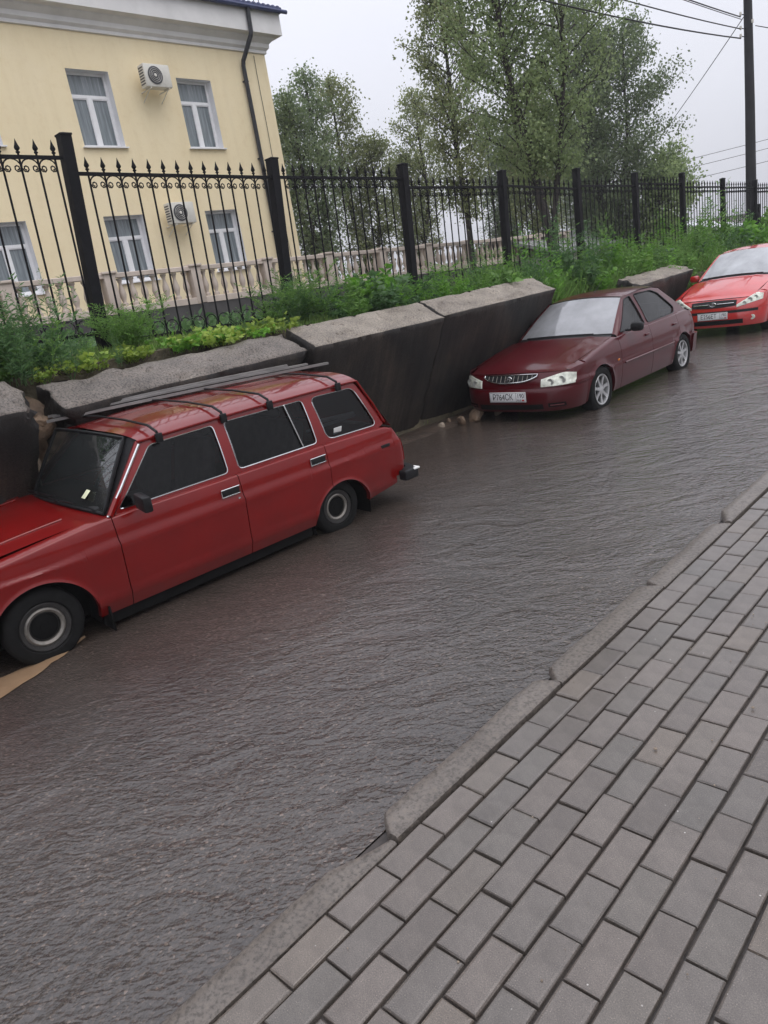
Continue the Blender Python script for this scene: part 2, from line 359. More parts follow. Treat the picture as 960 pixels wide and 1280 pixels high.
MAT['slab_rough'] = concrete('coarse_aggregate_concrete', (0.085, 0.074, 0.066), (0.21, 0.18, 0.155), 0.8, 0.25, 1.0, pits=0.7)
MAT['slab_face'] = concrete('soaked_shaded_concrete', (0.010, 0.0085, 0.0075), (0.034, 0.028, 0.024), 0.75, 0.15, 0.8, streak=0.9)  # wet concrete, with the shade of the overhanging face put into its colour
MAT['soil'] = simple('wet_clay_soil', (0.17, 0.115, 0.075), 0.8, 0, 6, 0.45, 25, 0.8, 0.1, 0.03)
MAT['rubble'] = concrete('broken_concrete', (0.20, 0.155, 0.115), (0.33, 0.27, 0.21), 0.8, 0.1, 0.5)
MAT['mudstrip'] = simple('dark_wet_mud', (0.055, 0.038, 0.028), 0.55, 0, 7, 0.5, 25, 0.8, 0.3, 0.03)
MAT['earth'] = simple('bank_earth', (0.075, 0.062, 0.038), 0.9, 0, 4, 0.4, 20, 0.8, 0, 0.03)
MAT['red'] = paint('wet_red_paint', (0.165, 0.0020, 0.0016), dirt=(0.030, 0.005, 0.004), cior=1.40)
MAT['maroon'] = paint('wet_maroon_paint', (0.066, 0.0020, 0.0050), 0.30, 0.0, dirt=(0.014, 0.004, 0.004), cior=1.5, cw=0.6)
MAT['getz'] = paint('wet_bright_red_paint', (0.52, 0.022, 0.018), cior=1.85)
MAT['black'] = simple('black_plastic', (0.012, 0.012, 0.013), 0.45, 0, 30, 0.3)
MAT['rubber'] = simple('tyre_rubber', (0.007, 0.007, 0.007), 0.85, 0, 20, 0.4, 120, 0.3)
MAT['dark'] = simple('dark_underbody', (0.004, 0.004, 0.004), 0.95, 0, 5, 0.3)
MAT['chrome'] = simple('bright_metal', (0.62, 0.62, 0.62), 0.18, 1.0, 12, 0.1)
MAT['rim'] = simple('grey_steel_rim', (0.20, 0.185, 0.165), 0.42, 0.6, 25, 0.3)
MAT['rimdark'] = simple('dark_wet_steel_rim', (0.030, 0.028, 0.027), 0.5, 0.3, 25, 0.4)
MAT['alloy'] = simple('silver_alloy', (0.50, 0.50, 0.50), 0.35, 0.7, 18, 0.2)
MAT['glass_dark'] = glass('tinted_window', (0.30, 0.30, 0.31), ior=1.38)
MAT['glass_ws'] = glass('wet_windscreen', (0.30, 0.34, 0.34), 0.04, (0.4, 0.45, 0.45), ior=2.1)
MAT['glass_acc'] = glass('misted_windscreen', (0.35, 0.37, 0.38), 0.50, (0.52, 0.53, 0.55), ior=2.0)
MAT['glass_side'] = glass('side_window', (0.14, 0.15, 0.16), 0.04, (0.4, 0.4, 0.4), ior=1.45)
MAT['glass_getz'] = glass('misted_windscreen_pale', (0.35, 0.37, 0.38), 0.62, (0.62, 0.64, 0.67), ior=1.9)
MAT['seat'] = simple('dark_seat_cloth', (0.10, 0.09, 0.09), 0.9, 0, 12, 0.3)
MAT['lamp'] = simple('clear_headlamp_glass', (0.66, 0.68, 0.58), 0.15, 0.1, 20, 0.35, 45, 0.3, 0.8)
MAT['refl'] = simple('satin_reflector', (0.42, 0.43, 0.40), 0.45, 0.3, 10, 0.2)
MAT['lamp_in'] = simple('lamp_reflector', (0.75, 0.75, 0.72), 0.15, 1.0, 10, 0.2)
MAT['amber'] = simple('amber_lens', (0.55, 0.16, 0.02), 0.25, 0, 20, 0.2)
MAT['redlens'] = simple('red_lens', (0.35, 0.02, 0.02), 0.2, 0, 20, 0.2, 0, 0, 0.6)
MAT['plate'] = simple('white_plate', (0.72, 0.72, 0.72), 0.4, 0, 30, 0.06)
MAT['ink'] = simple('black_print', (0.015, 0.015, 0.015), 0.5, 0, 30, 0.1)
MAT['sticker'] = simple('pale_sticker', (0.72, 0.74, 0.5), 0.5, 0, 30, 0.1)
MAT['whitest'] = simple('white_sticker', (0.7, 0.7, 0.68), 0.5, 0, 30, 0.1)
MAT['iron'] = simple('black_painted_iron', (0.004, 0.004, 0.006), 0.7, 0.0, 18, 0.4)
MAT['facade'] = simple('yellow_plaster', (0.84, 0.695, 0.44), 0.85, 0, 0.9, 0.07, 60, 0.25)
def plaster():
    m, n, p = new_mat('yellow_plaster')
    k = noise_node(n, 0.55, 5, 0.6); c = ramp(n, k.outputs['Fac'], [(0.3, (0.83, 0.70, 0.455)), (0.55, (0.86, 0.735, 0.49)), (0.75, (0.87, 0.75, 0.52))])
    k2 = noise_node(n, 1.0, 6, 0.7, 'Object', (1, 2.6, 0.22)); r2 = ramp(n, k2.outputs['Fac'], [(0.36, (0.86, 0.84, 0.80)), (0.52, (1, 1, 1))])
    k3 = noise_node(n, 5.0, 6, 0.75); r3 = ramp(n, k3.outputs['Fac'], [(0.34, (0.95, 0.93, 0.90)), (0.5, (1, 1, 1))])
    col = mixc(n, 0.30, c.outputs[0], r2.outputs[0], 'MULTIPLY'); col = mixc(n, 0.8, col, r3.outputs[0], 'MULTIPLY')
    n.links.new(col, p.inputs['Base Color']); p.inputs['Roughness'].default_value = 0.85
    k4 = noise_node(n, 60, 3); bump(n, p, k4.outputs['Fac'], 0.25, 0.004); return m
MAT['facade'] = plaster()
MAT['white'] = simple('white_painted_plaster', (0.78, 0.77, 0.76), 0.7, 0, 2.0, 0.06, 40, 0.15)
MAT['cornice'] = simple('grey_white_cornice', (0.74, 0.73, 0.72), 0.75, 0, 2.0, 0.08, 40, 0.15)
MAT['pvc'] = simple('white_window_frame', (0.80, 0.80, 0.81), 0.4, 0, 6, 0.05)
MAT['pane'] = None
MAT['roofblue'] = simple('dark_blue_roof_metal', (0.030, 0.042, 0.115), 0.4, 0.2, 6, 0.25)
MAT['pipe'] = simple('dark_drainpipe', (0.020, 0.021, 0.026), 0.4, 0.1, 8, 0.25)
MAT['plinth'] = simple('dark_grey_plinth', (0.060, 0.056, 0.056), 0.8, 0, 3, 0.25, 40, 0.4)
MAT['balus'] = simple('pinkish_balustrade_stone', (0.52, 0.44, 0.38), 0.75, 0, 3, 0.15, 40, 0.2)
MAT['acwhite'] = simple('cream_ac_casing', (0.66, 0.64, 0.58), 0.5, 0, 8, 0.08)
MAT['acdark'] = simple('ac_fan_grille', (0.06, 0.06, 0.065), 0.5, 0, 8, 0.2)
MAT['wood'] = simple('weathered_pole_wood', (0.020, 0.019, 0.022), 0.85, 0, 3, 0.3, 30, 0.5)
MAT['wire'] = simple('black_cable', (0.02, 0.02, 0.022), 0.6, 0, 9, 0.2)
MAT['bark'] = simple('wet_bark', (0.045, 0.038, 0.034), 0.9, 0, 6, 0.4, 30, 0.9, 0, 0.03)
MAT['leaf_a'] = leaf_mat('leaves_mid_green', (0.19, 0.26, 0.11), (0.34, 0.42, 0.19))
MAT['leaf_b'] = leaf_mat('leaves_dark_green', (0.13, 0.185, 0.095), (0.25, 0.31, 0.15))
MAT['leaf_c'] = leaf_mat('leaves_yellow_green', (0.19, 0.24, 0.10), (0.38, 0.41, 0.19))
MAT['weed'] = leaf_mat('weed_green', (0.105, 0.225, 0.048), (0.23, 0.40, 0.095))
MAT['weed_dark'] = leaf_mat('weed_blue_green', (0.075, 0.16, 0.060), (0.15, 0.27, 0.10))
MAT['weed_bright'] = leaf_mat('weed_yellow_green', (0.20, 0.32, 0.05), (0.40, 0.50, 0.10))
MAT['weed_fresh'] = leaf_mat('weed_fresh_green', (0.10, 0.26, 0.03), (0.22, 0.45, 0.06))
MAT['grass'] = leaf_mat('grass_green', (0.11, 0.20, 0.05), (0.25, 0.36, 0.10))

# ================================================================== THE SETTING
def fbm(x, y, z, o=4):
    return mnoise.fractal(Vector((x, y, z)), 1.0, 2.0, o)
def nz1(x, y, z): return mnoise.noise(Vector((x, y, z)))

KERB_X0, KERB_X1, WALK_Z = -1.70, -1.575, 0.12
def road_z(x):          # the carriageway falls away from the kerb towards the parked cars
    return interp([(-7.5, 0.045), (-3.6, 0.045), (-2.6, 0.052), (-1.6, 0.078)], x)

# ---- ground: one sheet to the horizon, with the terrace behind the toppled wall
xs = [-1800, -600, -250, -120, -80, -60, -50, -42, -36, -30, -26, -22, -19, -17, -15.4, -14.6, -14.3, -13, -12, -11, -10, -9.3, -8.6, -8, -7.6, -7.2, -6.9, -6.65, -6.5, -6.42, -6.36, -6.3, -6.2, -5.9, -4, -1.65, 2.3, 2.4, 20, 300, 1800]
ys = [-1800, -300, -60, -20, -10] + [i * 0.75 for i in range(-8, 45)] + [36, 40, 45, 52, 60, 80, 120, 250, 600, 1800]
def ground_z(x, y):
    fz = interp([(-3, 1.80), (4, 1.76), (6, 1.67), (8.5, 1.60), (11, 1.44), (16, 1.36), (21, 1.22), (30, 1.0), (45, 0.6), (80, 0.1)], y)   # at the fence line
    lo = interp([(-3, fz - 0.10), (9.2, fz - 0.06), (10.2, fz - 0.35), (16, fz - 0.30), (60, fz - 0.3)], y)
    far = interp([(-60, 0.5), (-20, 1.2), (22, 1.2), (30, 0.0), (45, -1.5), (80, -2.5)], y)
    if x > -6.2: return -0.06
    if x > -6.5 and y < 9.6: return lerp(lo - 0.22, -0.06, smooth01((x + 6.5) / 0.12)) if x > -6.5 else lo
    if x > -6.5: return lerp(lo - 0.5, -0.06, smooth01((x + 6.5) / 0.3))
    if x > -7.2: return lerp(fz, lo, (x + 7.2) / -0.0 if False else (x + 7.2) / 0.7)
    t = smooth01((-7.2 - x) / 12.0)
    return lerp(fz, far, t) + 0.03 * nz1(x * 1.3, y * 1.3, 0)
vs = [(x, y, ground_z(x, y)) for x in xs for y in ys]; m_ = len(ys)
fs = [(i * m_ + j, (i + 1) * m_ + j, (i + 1) * m_ + j + 1, i * m_ + j + 1) for i in range(len(xs) - 1) for j in range(m_ - 1)]
tag(link('ground', mesh_from(vs, fs, 'ground'), MAT['earth']), kind='structure')

# ---- road
rx = [-7.2, -6.4] + linspace(-5.6, -1.69, 24); ry = linspace(-8, 20, 60) + [24, 30, 40, 55, 75]
P = [[(x, y, road_z(x) + 0.008 * nz1(x * 0.6, y * 0.35, 3)) for y in ry] for x in rx]
tag(MB().grid([list(r) for r in P]).build('road', MAT['road'], angle=180), kind='structure')

# ---- pavement: bed with individual pavers, and the kerb
walk = MB().box((KERB_X1 + 2.0 + 0.004, 12, WALK_Z - 0.12), (4.0, 36, 0.20)).build('sidewalk', MAT['joint'], smooth=False)
tag(walk, kind='structure')
PY, PX = 0.2345, 0.1175
def paver_mesh(i):
    rnd = random.Random(i); w, l, t = PX - 0.0095, PY - 0.0070, 0.07
    ch = 0.0050 + 0.003 * rnd.random()
    def ring(ins, z, jit=0):
        pts = []
        for sx, sy in ((-1, -1), (1, -1), (1, 1), (-1, 1)):
            pts.append((sx * (w / 2 - ins) + rnd.uniform(-jit, jit), sy * (l / 2 - ins) + rnd.uniform(-jit, jit), z))
        return pts
    v = ring(0, -t) + ring(0, -ch, 0.0010) + ring(ch * 0.45, -ch * 0.3, 0.0014) + ring(ch * 1.3, 0, 0.0022)
    f = []
    for k in range(3):
        for a in range(4):
            b = (a + 1) % 4; f.append((k * 4 + a, k * 4 + b, k * 4 + 4 + b, k * 4 + 4 + a))
    f.append((12, 13, 14, 15))
    return v, f
pm = []
for i in range(8):
    v, f = paver_mesh(i); me = mesh_from(v, f, 'paving_brick', False); me.materials.append(MAT['brick']); pm.append(me)
rnd = random.Random(3)
rest = MB(); cnt = 0
for j in range(0, 33):
    xc = KERB_X1 + 0.004 + PX * (j + 0.5)
    wob = 0.004 * math.sin(j * 1.7)
    for i in range(-24, 60):
        yc = 0.745 + PY * (i + 0.5 + (0.5 if j % 2 == 1 else 0)) + wob
        z = WALK_Z + rnd.uniform(-0.0040, 0.0030) + 0.004 * nz1(xc * 1.5, yc * 0.8, 5)
        rot = (rnd.uniform(-0.012, 0.012), rnd.uniform(-0.02, 0.02), rnd.uniform(-0.010, 0.010))
        seen = -1.6 < xc < -0.30 and 0.40 < yc < 5.6 and xc < -0.28 - 0.0 * yc
        if seen and xc + 1.6 > max(0, 0) and cnt < 300 and not (yc > 1.4 and xc > interp([(1.4, -0.30), (1.9, -0.55), (2.9, -0.85), (4.0, -1.15), (5.6, -1.40)], yc)):
            o = bpy.data.objects.new('paving_brick', pm[rnd.randrange(8)]); COL.objects.link(o)
            o.location = (xc + rnd.uniform(-.001, .001), yc + rnd.uniform(-.0015, .0015), z); o.rotation_euler = rot; o.parent = walk; cnt += 1
        else:
            v, f = pm[0], None
            vv, ff = paver_mesh(rnd.randrange(8)); rest.add([(p[0] + xc, p[1] + yc, p[2] + z) for p in vv], ff)
tag(rest.build('paving_brick', MAT['brick'], walk, smooth=False), kind='stuff')
kerb = tag(MB().box(((KERB_X0 + KERB_X1) / 2, 12, -0.065), (0.10, 36, 0.27)).build('kerb', MAT['joint'], smooth=False), kind='structure')
def kerb_stone(y0, y1, dx, dz, chip0, chip1, seed):
    """one kerb stone with a worn outer arris and broken ends"""
    n = 46; rows = []; r_ = random.Random(seed)
    for k in range(n + 1):
        y = lerp(y0, y1, k / n); d0, d1 = y - y0, y1 - y
        cut = 0
        for d, c in ((d0, chip0), (d1, chip1)):
            if c > 0 and d < c: cut = max(cut, (1 - d / c) ** 0.9)
        xo = KERB_X0 + dx + cut * 0.085 + 0.006 * nz1(y * 9, seed, 0) + 0.008 * nz1(y * 2.3, seed, 4) + 0.022 * max(0, nz1(y * 5, seed, 9) - 0.38)
        xi = KERB_X1 + dx * 0.5 - 0.006
        zt = WALK_Z - 0.002 + dz + 0.002 * nz1(y * 6, seed, 2)
        r0 = 0.010 + 0.008 * abs(nz1(y * 7, seed, 7))
        rows.append([(xo - 0.012, y, -0.10), (xo - 0.006, y, zt - r0 * 1.8), (xo + r0 * .3, y, zt - r0 * .5), (xo + r0, y, zt - .001), ((xo + xi) / 2, y, zt + 0.001 * nz1(y * 20, seed, 3)), (xi - 0.006, y, zt), (xi, y, zt - 0.006), (xi, y, -0.10)])
    b = MB().grid(rows); m = len(rows[0])
    b.f.append(tuple(range(m))); b.f.append(tuple(n * m + k for k in range(m - 1, -1, -1)))
    return b.build('kerb_stone', MAT['kerb'], kerb, angle=40)
ky = [-3.3, -2.14, -0.98, 0.19, 1.335, 2.475, 3.60, 4.665, 5.83, 7.0, 8.16, 9.3, 10.5, 11.7, 12.9, 14.1]
spec = {3: (0, -0.004, 0.05, 0.22), 4: (-0.014, 0.008, 0.06, 0.03), 5: (-0.010, 0.002, 0.09, 0.04), 6: (-0.006, -0.004, 0.03, 0.05), 7: (-0.012, 0.008, 0.20, 0)}
for i in range(len(ky) - 1):
    dx, dz, c0, c1 = spec.get(i, (random.uniform(-.008, .004), random.uniform(-.004, .006), random.choice((0, 0.04)), 0.0))
    kerb_stone(ky[i] + 0.006, ky[i + 1] - 0.006, dx, dz, c0, c1, i * 3.7 + 1)

gr_ = MB(); r7 = random.Random(12)
for i in range(150):
    x = r7.uniform(-1.56, 0.6); y = r7.uniform(0.4, 6.0) ** 1.0; q = r7.uniform(0.0014, 0.0042) * (2 if r7.random() < .06 else 1)
    gr_.lathe([(0.0005, q * .8), (q * .8, q * .45), (q, 0), (q * .6, -q * .3)], 5, 'z', (x, y, WALK_Z + 0.004))
tag(gr_.build('grit', MAT['rubble'], None, smooth=False), kind='stuff')
# ---- tan silt tongue by the wagon's front wheel
mud, nm, pmud = new_mat('muddy_puddle')
k = noise_node(nm, 5, 5, 0.6); c = ramp(nm, k.outputs['Fac'], [(0.3, (0.20, 0.125, 0.07)), (0.7, (0.30, 0.195, 0.115))]); nm.links.new(c.outputs[0], pmud.inputs['Base Color'])
pmud.inputs['Roughness'].default_value = 0.5; pmud.inputs['Coat Weight'].default_value = 0.6; pmud.inputs['Coat Roughness'].default_value = 0.15
k2 = noise_node(nm, 30, 3); bump(nm, pmud, k2.outputs['Fac'], 0.4, 0.004, 'Coat Normal')
cen = [(-4.42, 0.30, 0.15), (-4.50, 0.62, 0.17), (-4.50, 0.92, 0.15), (-4.53, 1.20, 0.085), (-4.60, 1.42, 0.045), (-4.66, 1.58, 0.008)]
L_, Rr = [], []
for i in range(len(cen) * 5 - 4):
    t = i / 5; a = min(int(t), len(cen) - 2); t -= a
    x, y, w = (lerp(cen[a][q], cen[a + 1][q], t) for q in range(3)); w += 0.018 * nz1(y * 9, 1, 1)
    L_.append((x - w, y, 0.049)); Rr.append((x + w + 0.012 * nz1(y * 15, 4, 1) + 0.01 * nz1(y * 40, 4, 1), y, 0.049))
mid = [((a[0] + b[0]) / 2, a[1], 0.060) for a, b in zip(L_, Rr)]
tag(MB().grid([L_, mid, Rr]).build('silt', mud), kind='structure')

# ================================================================== TOPPLED RETAINING WALL
def rough_block(name, y0, y1, thick, height, seed, parent=None, chip=0.05, n_face=28, mat_top='slab_top', mat_face='slab_face', pits=True, endbreak=0.12):
    """slab lying along y; local x = outward normal of the road face, z up; origin at the upper road-side arris"""
    L = y1 - y0; ny = max(8, int(L / 0.035)); nx = max(4, int(thick / 0.035)); nh = max(6, int(height / 0.07))
    def disp(p, face):
        x, y, z = p
        q = Vector((x * 3.1 + seed, y * 3.1, z * 3.1)); d = mnoise.fractal(q, 0.9, 2.1, 5) * 0.009 + mnoise.noise(Vector((x * 22 + seed, y * 22, z * 22))) * 0.006
        # arris wear
        ex = min(abs(x), abs(x + thick)); ez = abs(z); ey = min(abs(y - y0), abs(y - y1))
        wn = 0.5 + 0.5 * mnoise.noise(Vector((y * 4 + seed, x * 4, z * 4)))
        cx = x; cz = z; cy = y
        near = sorted((ex, ez, ey))
        wear = chip * wn * max(0, 1 - (near[0] + near[1]) / 0.12)
        mx_ = -thick / 2; v = Vector((mx_ - x, 0, -height / 2 - z)); v = Vector((math.copysign(1, v.x) if ex < 0.12 else 0, math.copysign(1, (y0 + y1) / 2 - y) if ey < 0.12 else 0, -1 if ez < 0.12 else 0))
        e = endbreak * max(0, mnoise.fractal(Vector((seed * 2, x * 4, z * 3)), 0.8, 2, 4) + 0.2) * max(0, 1 - ey / 0.25)
        cy += math.copysign(e, (y0 + y1) / 2 - y)
        if pits and face == 'top':
            c = mnoise.cell(Vector((0, 0, 0)))
            pv = mnoise.noise(Vector((x * 9 + seed, y * 7, 1.3)))
            if pv > 0.36: cz -= min(0.03, (pv - 0.36) * 0.35)
        return (cx + d + v.x * wear, cy + d * 0.6 + v.y * wear, cz + d * 0.8 + v.z * wear)
    xsg = linspace(-thick, 0, nx + 1); ysg = linspace(y0, y1, ny + 1); zsg = linspace(-height, 0, nh + 1)
    top = MB().grid([[disp((x, y, 0), 'top') for y in ysg] for x in xsg])
    body = MB()
    body.grid([[disp((0, y, z), 'f') for y in reversed(ysg)] for z in zsg])
    body.grid([[disp((-thick, y, z), 'f') for y in ysg] for z in zsg])
    body.grid([[disp((x, y0, z), 'f') for x in reversed(xsg)] for z in zsg][::-1])
    body.grid([[disp((x, y1, z), 'f') for x in xsg] for z in zsg][::-1])
    body.grid([[disp((x, y, -height), 'f') for y in reversed(ysg)] for x in xsg])
    me_b = MB(); me_b.v, me_b.f = top.v[:], top.f[:]; nt_ = len(top.f); me_b.add(body.v, body.f)
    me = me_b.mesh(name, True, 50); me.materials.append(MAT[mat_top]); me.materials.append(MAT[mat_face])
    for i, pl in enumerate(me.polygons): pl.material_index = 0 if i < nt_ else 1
    bm = bmesh.new(); bm.from_mesh(me); bmesh.ops.remove_doubles(bm, verts=bm.verts, dist=0.004); bmesh.ops.recalc_face_normals(bm, faces=bm.faces); bm.to_mesh(me); bm.free()
    return link(name, me, None, parent)
def place_slab(o, X, Z, tilt, yaw=0, roll=0, Y=0):
    o.location = (X, Y, Z); o.rotation_euler = (roll, tilt, yaw)
TILT = R(27)
GW = 'sections of the toppled concrete wall'
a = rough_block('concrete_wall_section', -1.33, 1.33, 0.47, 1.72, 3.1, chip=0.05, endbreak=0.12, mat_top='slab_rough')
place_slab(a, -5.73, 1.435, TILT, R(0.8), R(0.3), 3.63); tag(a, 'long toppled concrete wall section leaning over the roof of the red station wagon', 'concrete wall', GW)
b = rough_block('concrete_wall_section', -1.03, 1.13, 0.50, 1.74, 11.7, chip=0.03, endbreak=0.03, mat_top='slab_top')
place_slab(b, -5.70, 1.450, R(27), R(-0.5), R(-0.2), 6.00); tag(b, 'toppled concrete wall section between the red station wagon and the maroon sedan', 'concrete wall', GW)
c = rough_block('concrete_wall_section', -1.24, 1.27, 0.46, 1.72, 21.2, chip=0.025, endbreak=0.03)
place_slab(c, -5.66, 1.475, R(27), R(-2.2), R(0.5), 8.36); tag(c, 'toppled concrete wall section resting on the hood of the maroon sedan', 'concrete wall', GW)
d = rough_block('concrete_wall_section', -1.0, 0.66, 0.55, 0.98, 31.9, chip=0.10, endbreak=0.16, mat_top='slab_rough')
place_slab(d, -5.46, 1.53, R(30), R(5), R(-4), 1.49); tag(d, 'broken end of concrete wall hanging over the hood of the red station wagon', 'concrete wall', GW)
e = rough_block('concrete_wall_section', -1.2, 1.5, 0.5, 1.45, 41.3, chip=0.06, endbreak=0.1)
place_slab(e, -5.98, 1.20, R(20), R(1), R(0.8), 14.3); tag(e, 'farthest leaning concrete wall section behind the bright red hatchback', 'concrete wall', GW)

# soil that slid out where the wall broke
def soil_heap(name, c, size, seed, mat, rows=14):
    P = []
    for i in range(rows + 1):
        ph = math.pi * 0.5 * i / rows; r = []
        for k in range(24):
            th = 2 * math.pi * k / 24; q = Vector((math.cos(th) * math.sin(ph), math.sin(th) * math.sin(ph), math.cos(ph)))
            s_ = 1 + 0.30 * mnoise.fractal(q * 2.2 + Vector((seed, 0, 0)), 0.8, 2.0, 5)
            r.append((c[0] + q.x * size[0] * s_, c[1] + q.y * size[1] * s_, c[2] + q.z * size[2] * s_))
        r.append(r[0]); P.append(r)
    return MB().grid(P).build(name, mat, angle=60)
tag(soil_heap('soil_heap', (-6.55, 2.10, -0.05), (0.48, 0.42, 1.62), 5.5, MAT['soil']), 'tan clay soil spilling between two broken wall sections', 'soil heap')
def rock(name, c, s, seed, mat, sub=2, flat=1.0, parent=None):
    bm = bmesh.new(); bmesh.ops.create_icosphere(bm, subdivisions=sub, radius=1)
    for v in bm.verts:
        q = v.co.copy(); f_ = 1 + 0.35 * mnoise.noise(q * 1.3 + Vector((seed * 3.3, seed, 0))) + 0.12 * mnoise.noise(q * 4 + Vector((seed, 0, 2)))
        m4 = max(abs(q.x), abs(q.y), abs(q.z)); q = q.lerp(q / m4 * 0.8, 0.45) * f_
        v.co = Vector((q.x * s[0], q.y * s[1], q.z * s[2] * flat))
    me = bpy.data.meshes.new(name); bm.to_mesh(me); bm.free()
    me.polygons.foreach_set('use_smooth', [True] * len(me.polygons)); me.set_sharp_from_angle(angle=R(28))
    o = link(name, me, mat, parent, c, (seed, seed * 2, seed * 3)); return o
rub = [((-6.02, 2.06, 1.02), (0.11, 0.12, 0.08), 'pale lump of concrete jammed in the wall break beside the wagon windscreen'),
       ((-5.98, 1.96, 0.86), (0.16, 0.13, 0.06), 'flat tan concrete shard lying by the wagon windscreen corner'),
       ((-6.05, 2.22, 1.30), (0.10, 0.09, 0.12), 'brown lump of soil and concrete under the left corner of the long wall section'),
       ((-5.86, 1.70, 0.80), (0.16, 0.16, 0.05), 'dark slab fragment lying on the far edge of the wagon hood')]
for i, (c_, s_, lb) in enumerate(rub):
    tag(rock('rubble_chunk', c_, s_, i * 1.7 + 0.6, MAT['rubble'] if i < 2 else (MAT['soil'] if i == 2 else MAT['slab_face'])), lb, 'rubble', 'rubble in the wall break by the station wagon')
# stones washed out at the foot of the wall between the two cars
st = [((-5.78, 7.58, 0.10), 0.115, 'largest tan stone at the wall foot in front of the maroon sedan'), ((-5.86, 7.36, 0.08), 0.075, 'tan stone left of the largest one at the wall foot'),
      ((-6.0, 7.12, 0.07), 0.055, 'small pale stone in the mud at the wall foot'), ((-5.62, 7.86, 0.08), 0.06, 'whitish stone under the front bumper of the maroon sedan'),
      ((-6.08, 7.38, 0.07), 0.05, 'small brown stone at the dark wall foot behind the pale one')]
for i, (c_, s_, lb) in enumerate(st):
    tag(rock('stone', c_, (s_ * 1.1, s_, s_ * 0.75), i * 2.3 + 9, MAT['soil'] if i not in (2, 3) else MAT['rubble'], 2, 0.8), lb, 'stone', 'stones washed out at the wall foot')
Pm = []
for i in range(30):
    y = 5.4 + i * 0.11; w = 0.17 + 0.07 * nz1(y * 3, 0, 0); xc = interp([(5.4, -6.15), (7, -6.08), (8.6, -5.92)], y)
    Pm.append([(xc - w * 2, y, 0.04), (xc - w, y, 0.07), (xc, y, 0.075 + 0.02 * nz1(y * 7, 2, 0)), (xc + w * .6, y, 0.058 + 0.008 * nz1(y * 16, 2, 0)), (xc + w + 0.04 * nz1(y * 11, 6, 0), y, 0.038)])
tag(MB().grid(Pm).build('silt', MAT['mudstrip'], angle=180), kind='structure')

# ================================================================== IRON FENCE
FX = -7.2
fence = empty('iron_fence', (FX, 3.6, 1.7)); tag(fence, 'black wrought iron fence with spear tips and scrolls along the top of the bank', 'fence')
FO = Vector((FX, 3.6, 1.7))
def L(p): return tuple(Vector(p) - FO)
posts = [(-1.25, 3.98, 2.05, 0.15), (1.20, 3.86, 1.98, 0.15), (3.64, 3.74, 1.80, 0.16), (6.12, 3.53, 1.66, 0.18), (8.46, 3.46, 1.58, 0.15), (10.90, 3.35, 1.42, 0.12), (13.35, 3.36, 1.38, 0.05), (15.80, 3.26, 1.33, 0.02), (18.27, 3.23, 1.27, -0.02), (20.88, 3.07, 1.2, -0.05), (23.4, 2.99, 1.12, 0), (25.9, 2.93, 1.05, 0), (28.4, 2.86, 1.0, 0), (30.9, 2.8, 0.95, 0), (33.4, 2.7, 0.9, 0)]
rails = [(3.70, 3.66), (3.59, 3.55), (3.41, 3.34), (3.34, 3.29), (3.17, 3.12), (3.14, 3.03), (3.08, 3.03), (3.07, 3.01), (2.94, 2.89), (2.86, 2.83), (2.79, 2.76), (2.72, 2.69), (2.65, 2.62), (2.57, 2.53)]
for y, zt, zb, ln in posts:
    b = MB(); w = 0.054
    base = Vector((FX, y - ln * 1.2, zb - 0.5)); top = Vector((FX, y, zt))
    ax = (top - base).normalized()
    vsq = []
    for q in (base, top):
        for sx, sy in ((-1, -1), (1, -1), (1, 1), (-1, 1)): vsq.append(L((q.x + sx * w, q.y + sy * w, q.z)))
    b.add(vsq, [(0, 1, 5, 4), (1, 2, 6, 5), (2, 3, 7, 6), (3, 0, 4, 7), (4, 5, 6, 7)])
    po = b.build('fence_post', MAT['iron'], fence, smooth=False)
    c_ = MB(); cz = zt + 0.001
    vq = [L((FX + sx * 0.060, y + sy * 0.060, cz + dz)) for dz in (0, 0.016) for sx, sy in ((-1, -1), (1, -1), (1, 1), (-1, 1))] + [L((FX, y, cz + 0.035))]
    c_.add(vq, [(0, 3, 2, 1), (0, 1, 5, 4), (1, 2, 6, 5), (2, 3, 7, 6), (3, 0, 4, 7), (4, 5, 8), (5, 6, 8), (6, 7, 8), (7, 4, 8)])
    c_.build('post_cap', MAT['iron'], po, smooth=False)
def picket_mesh(hh, lean):
    b = MB(); r = 0.0105
    def at(z): return (0, lean * z, z)
    b.tube([at(-hh - 0.10), at(0.035)], r, 5, True)
    # collar and spear
    prof = [(0.0105, 0.030), (0.021, 0.036), (0.021, 0.046), (0.011, 0.052), (0.026, 0.068), (0.028, 0.078), (0.014, 0.112), (0.001, 0.155)]
    vs = []; fs = []; n = 5
    for q, (rr, z) in enumerate(prof):
        for k in range(n): a = 2 * math.pi * k / n; vs.append((rr * math.cos(a) * 0.7, rr * math.sin(a) + lean * z, z))
    for q in range(len(prof) - 1):
        for k in range(n): k2 = (k + 1) % n; fs.append((q * n + k, q * n + k2, (q + 1) * n + k2, (q + 1) * n + k))
    b.add(vs, fs)
    return b.mesh('picket', True, 40)
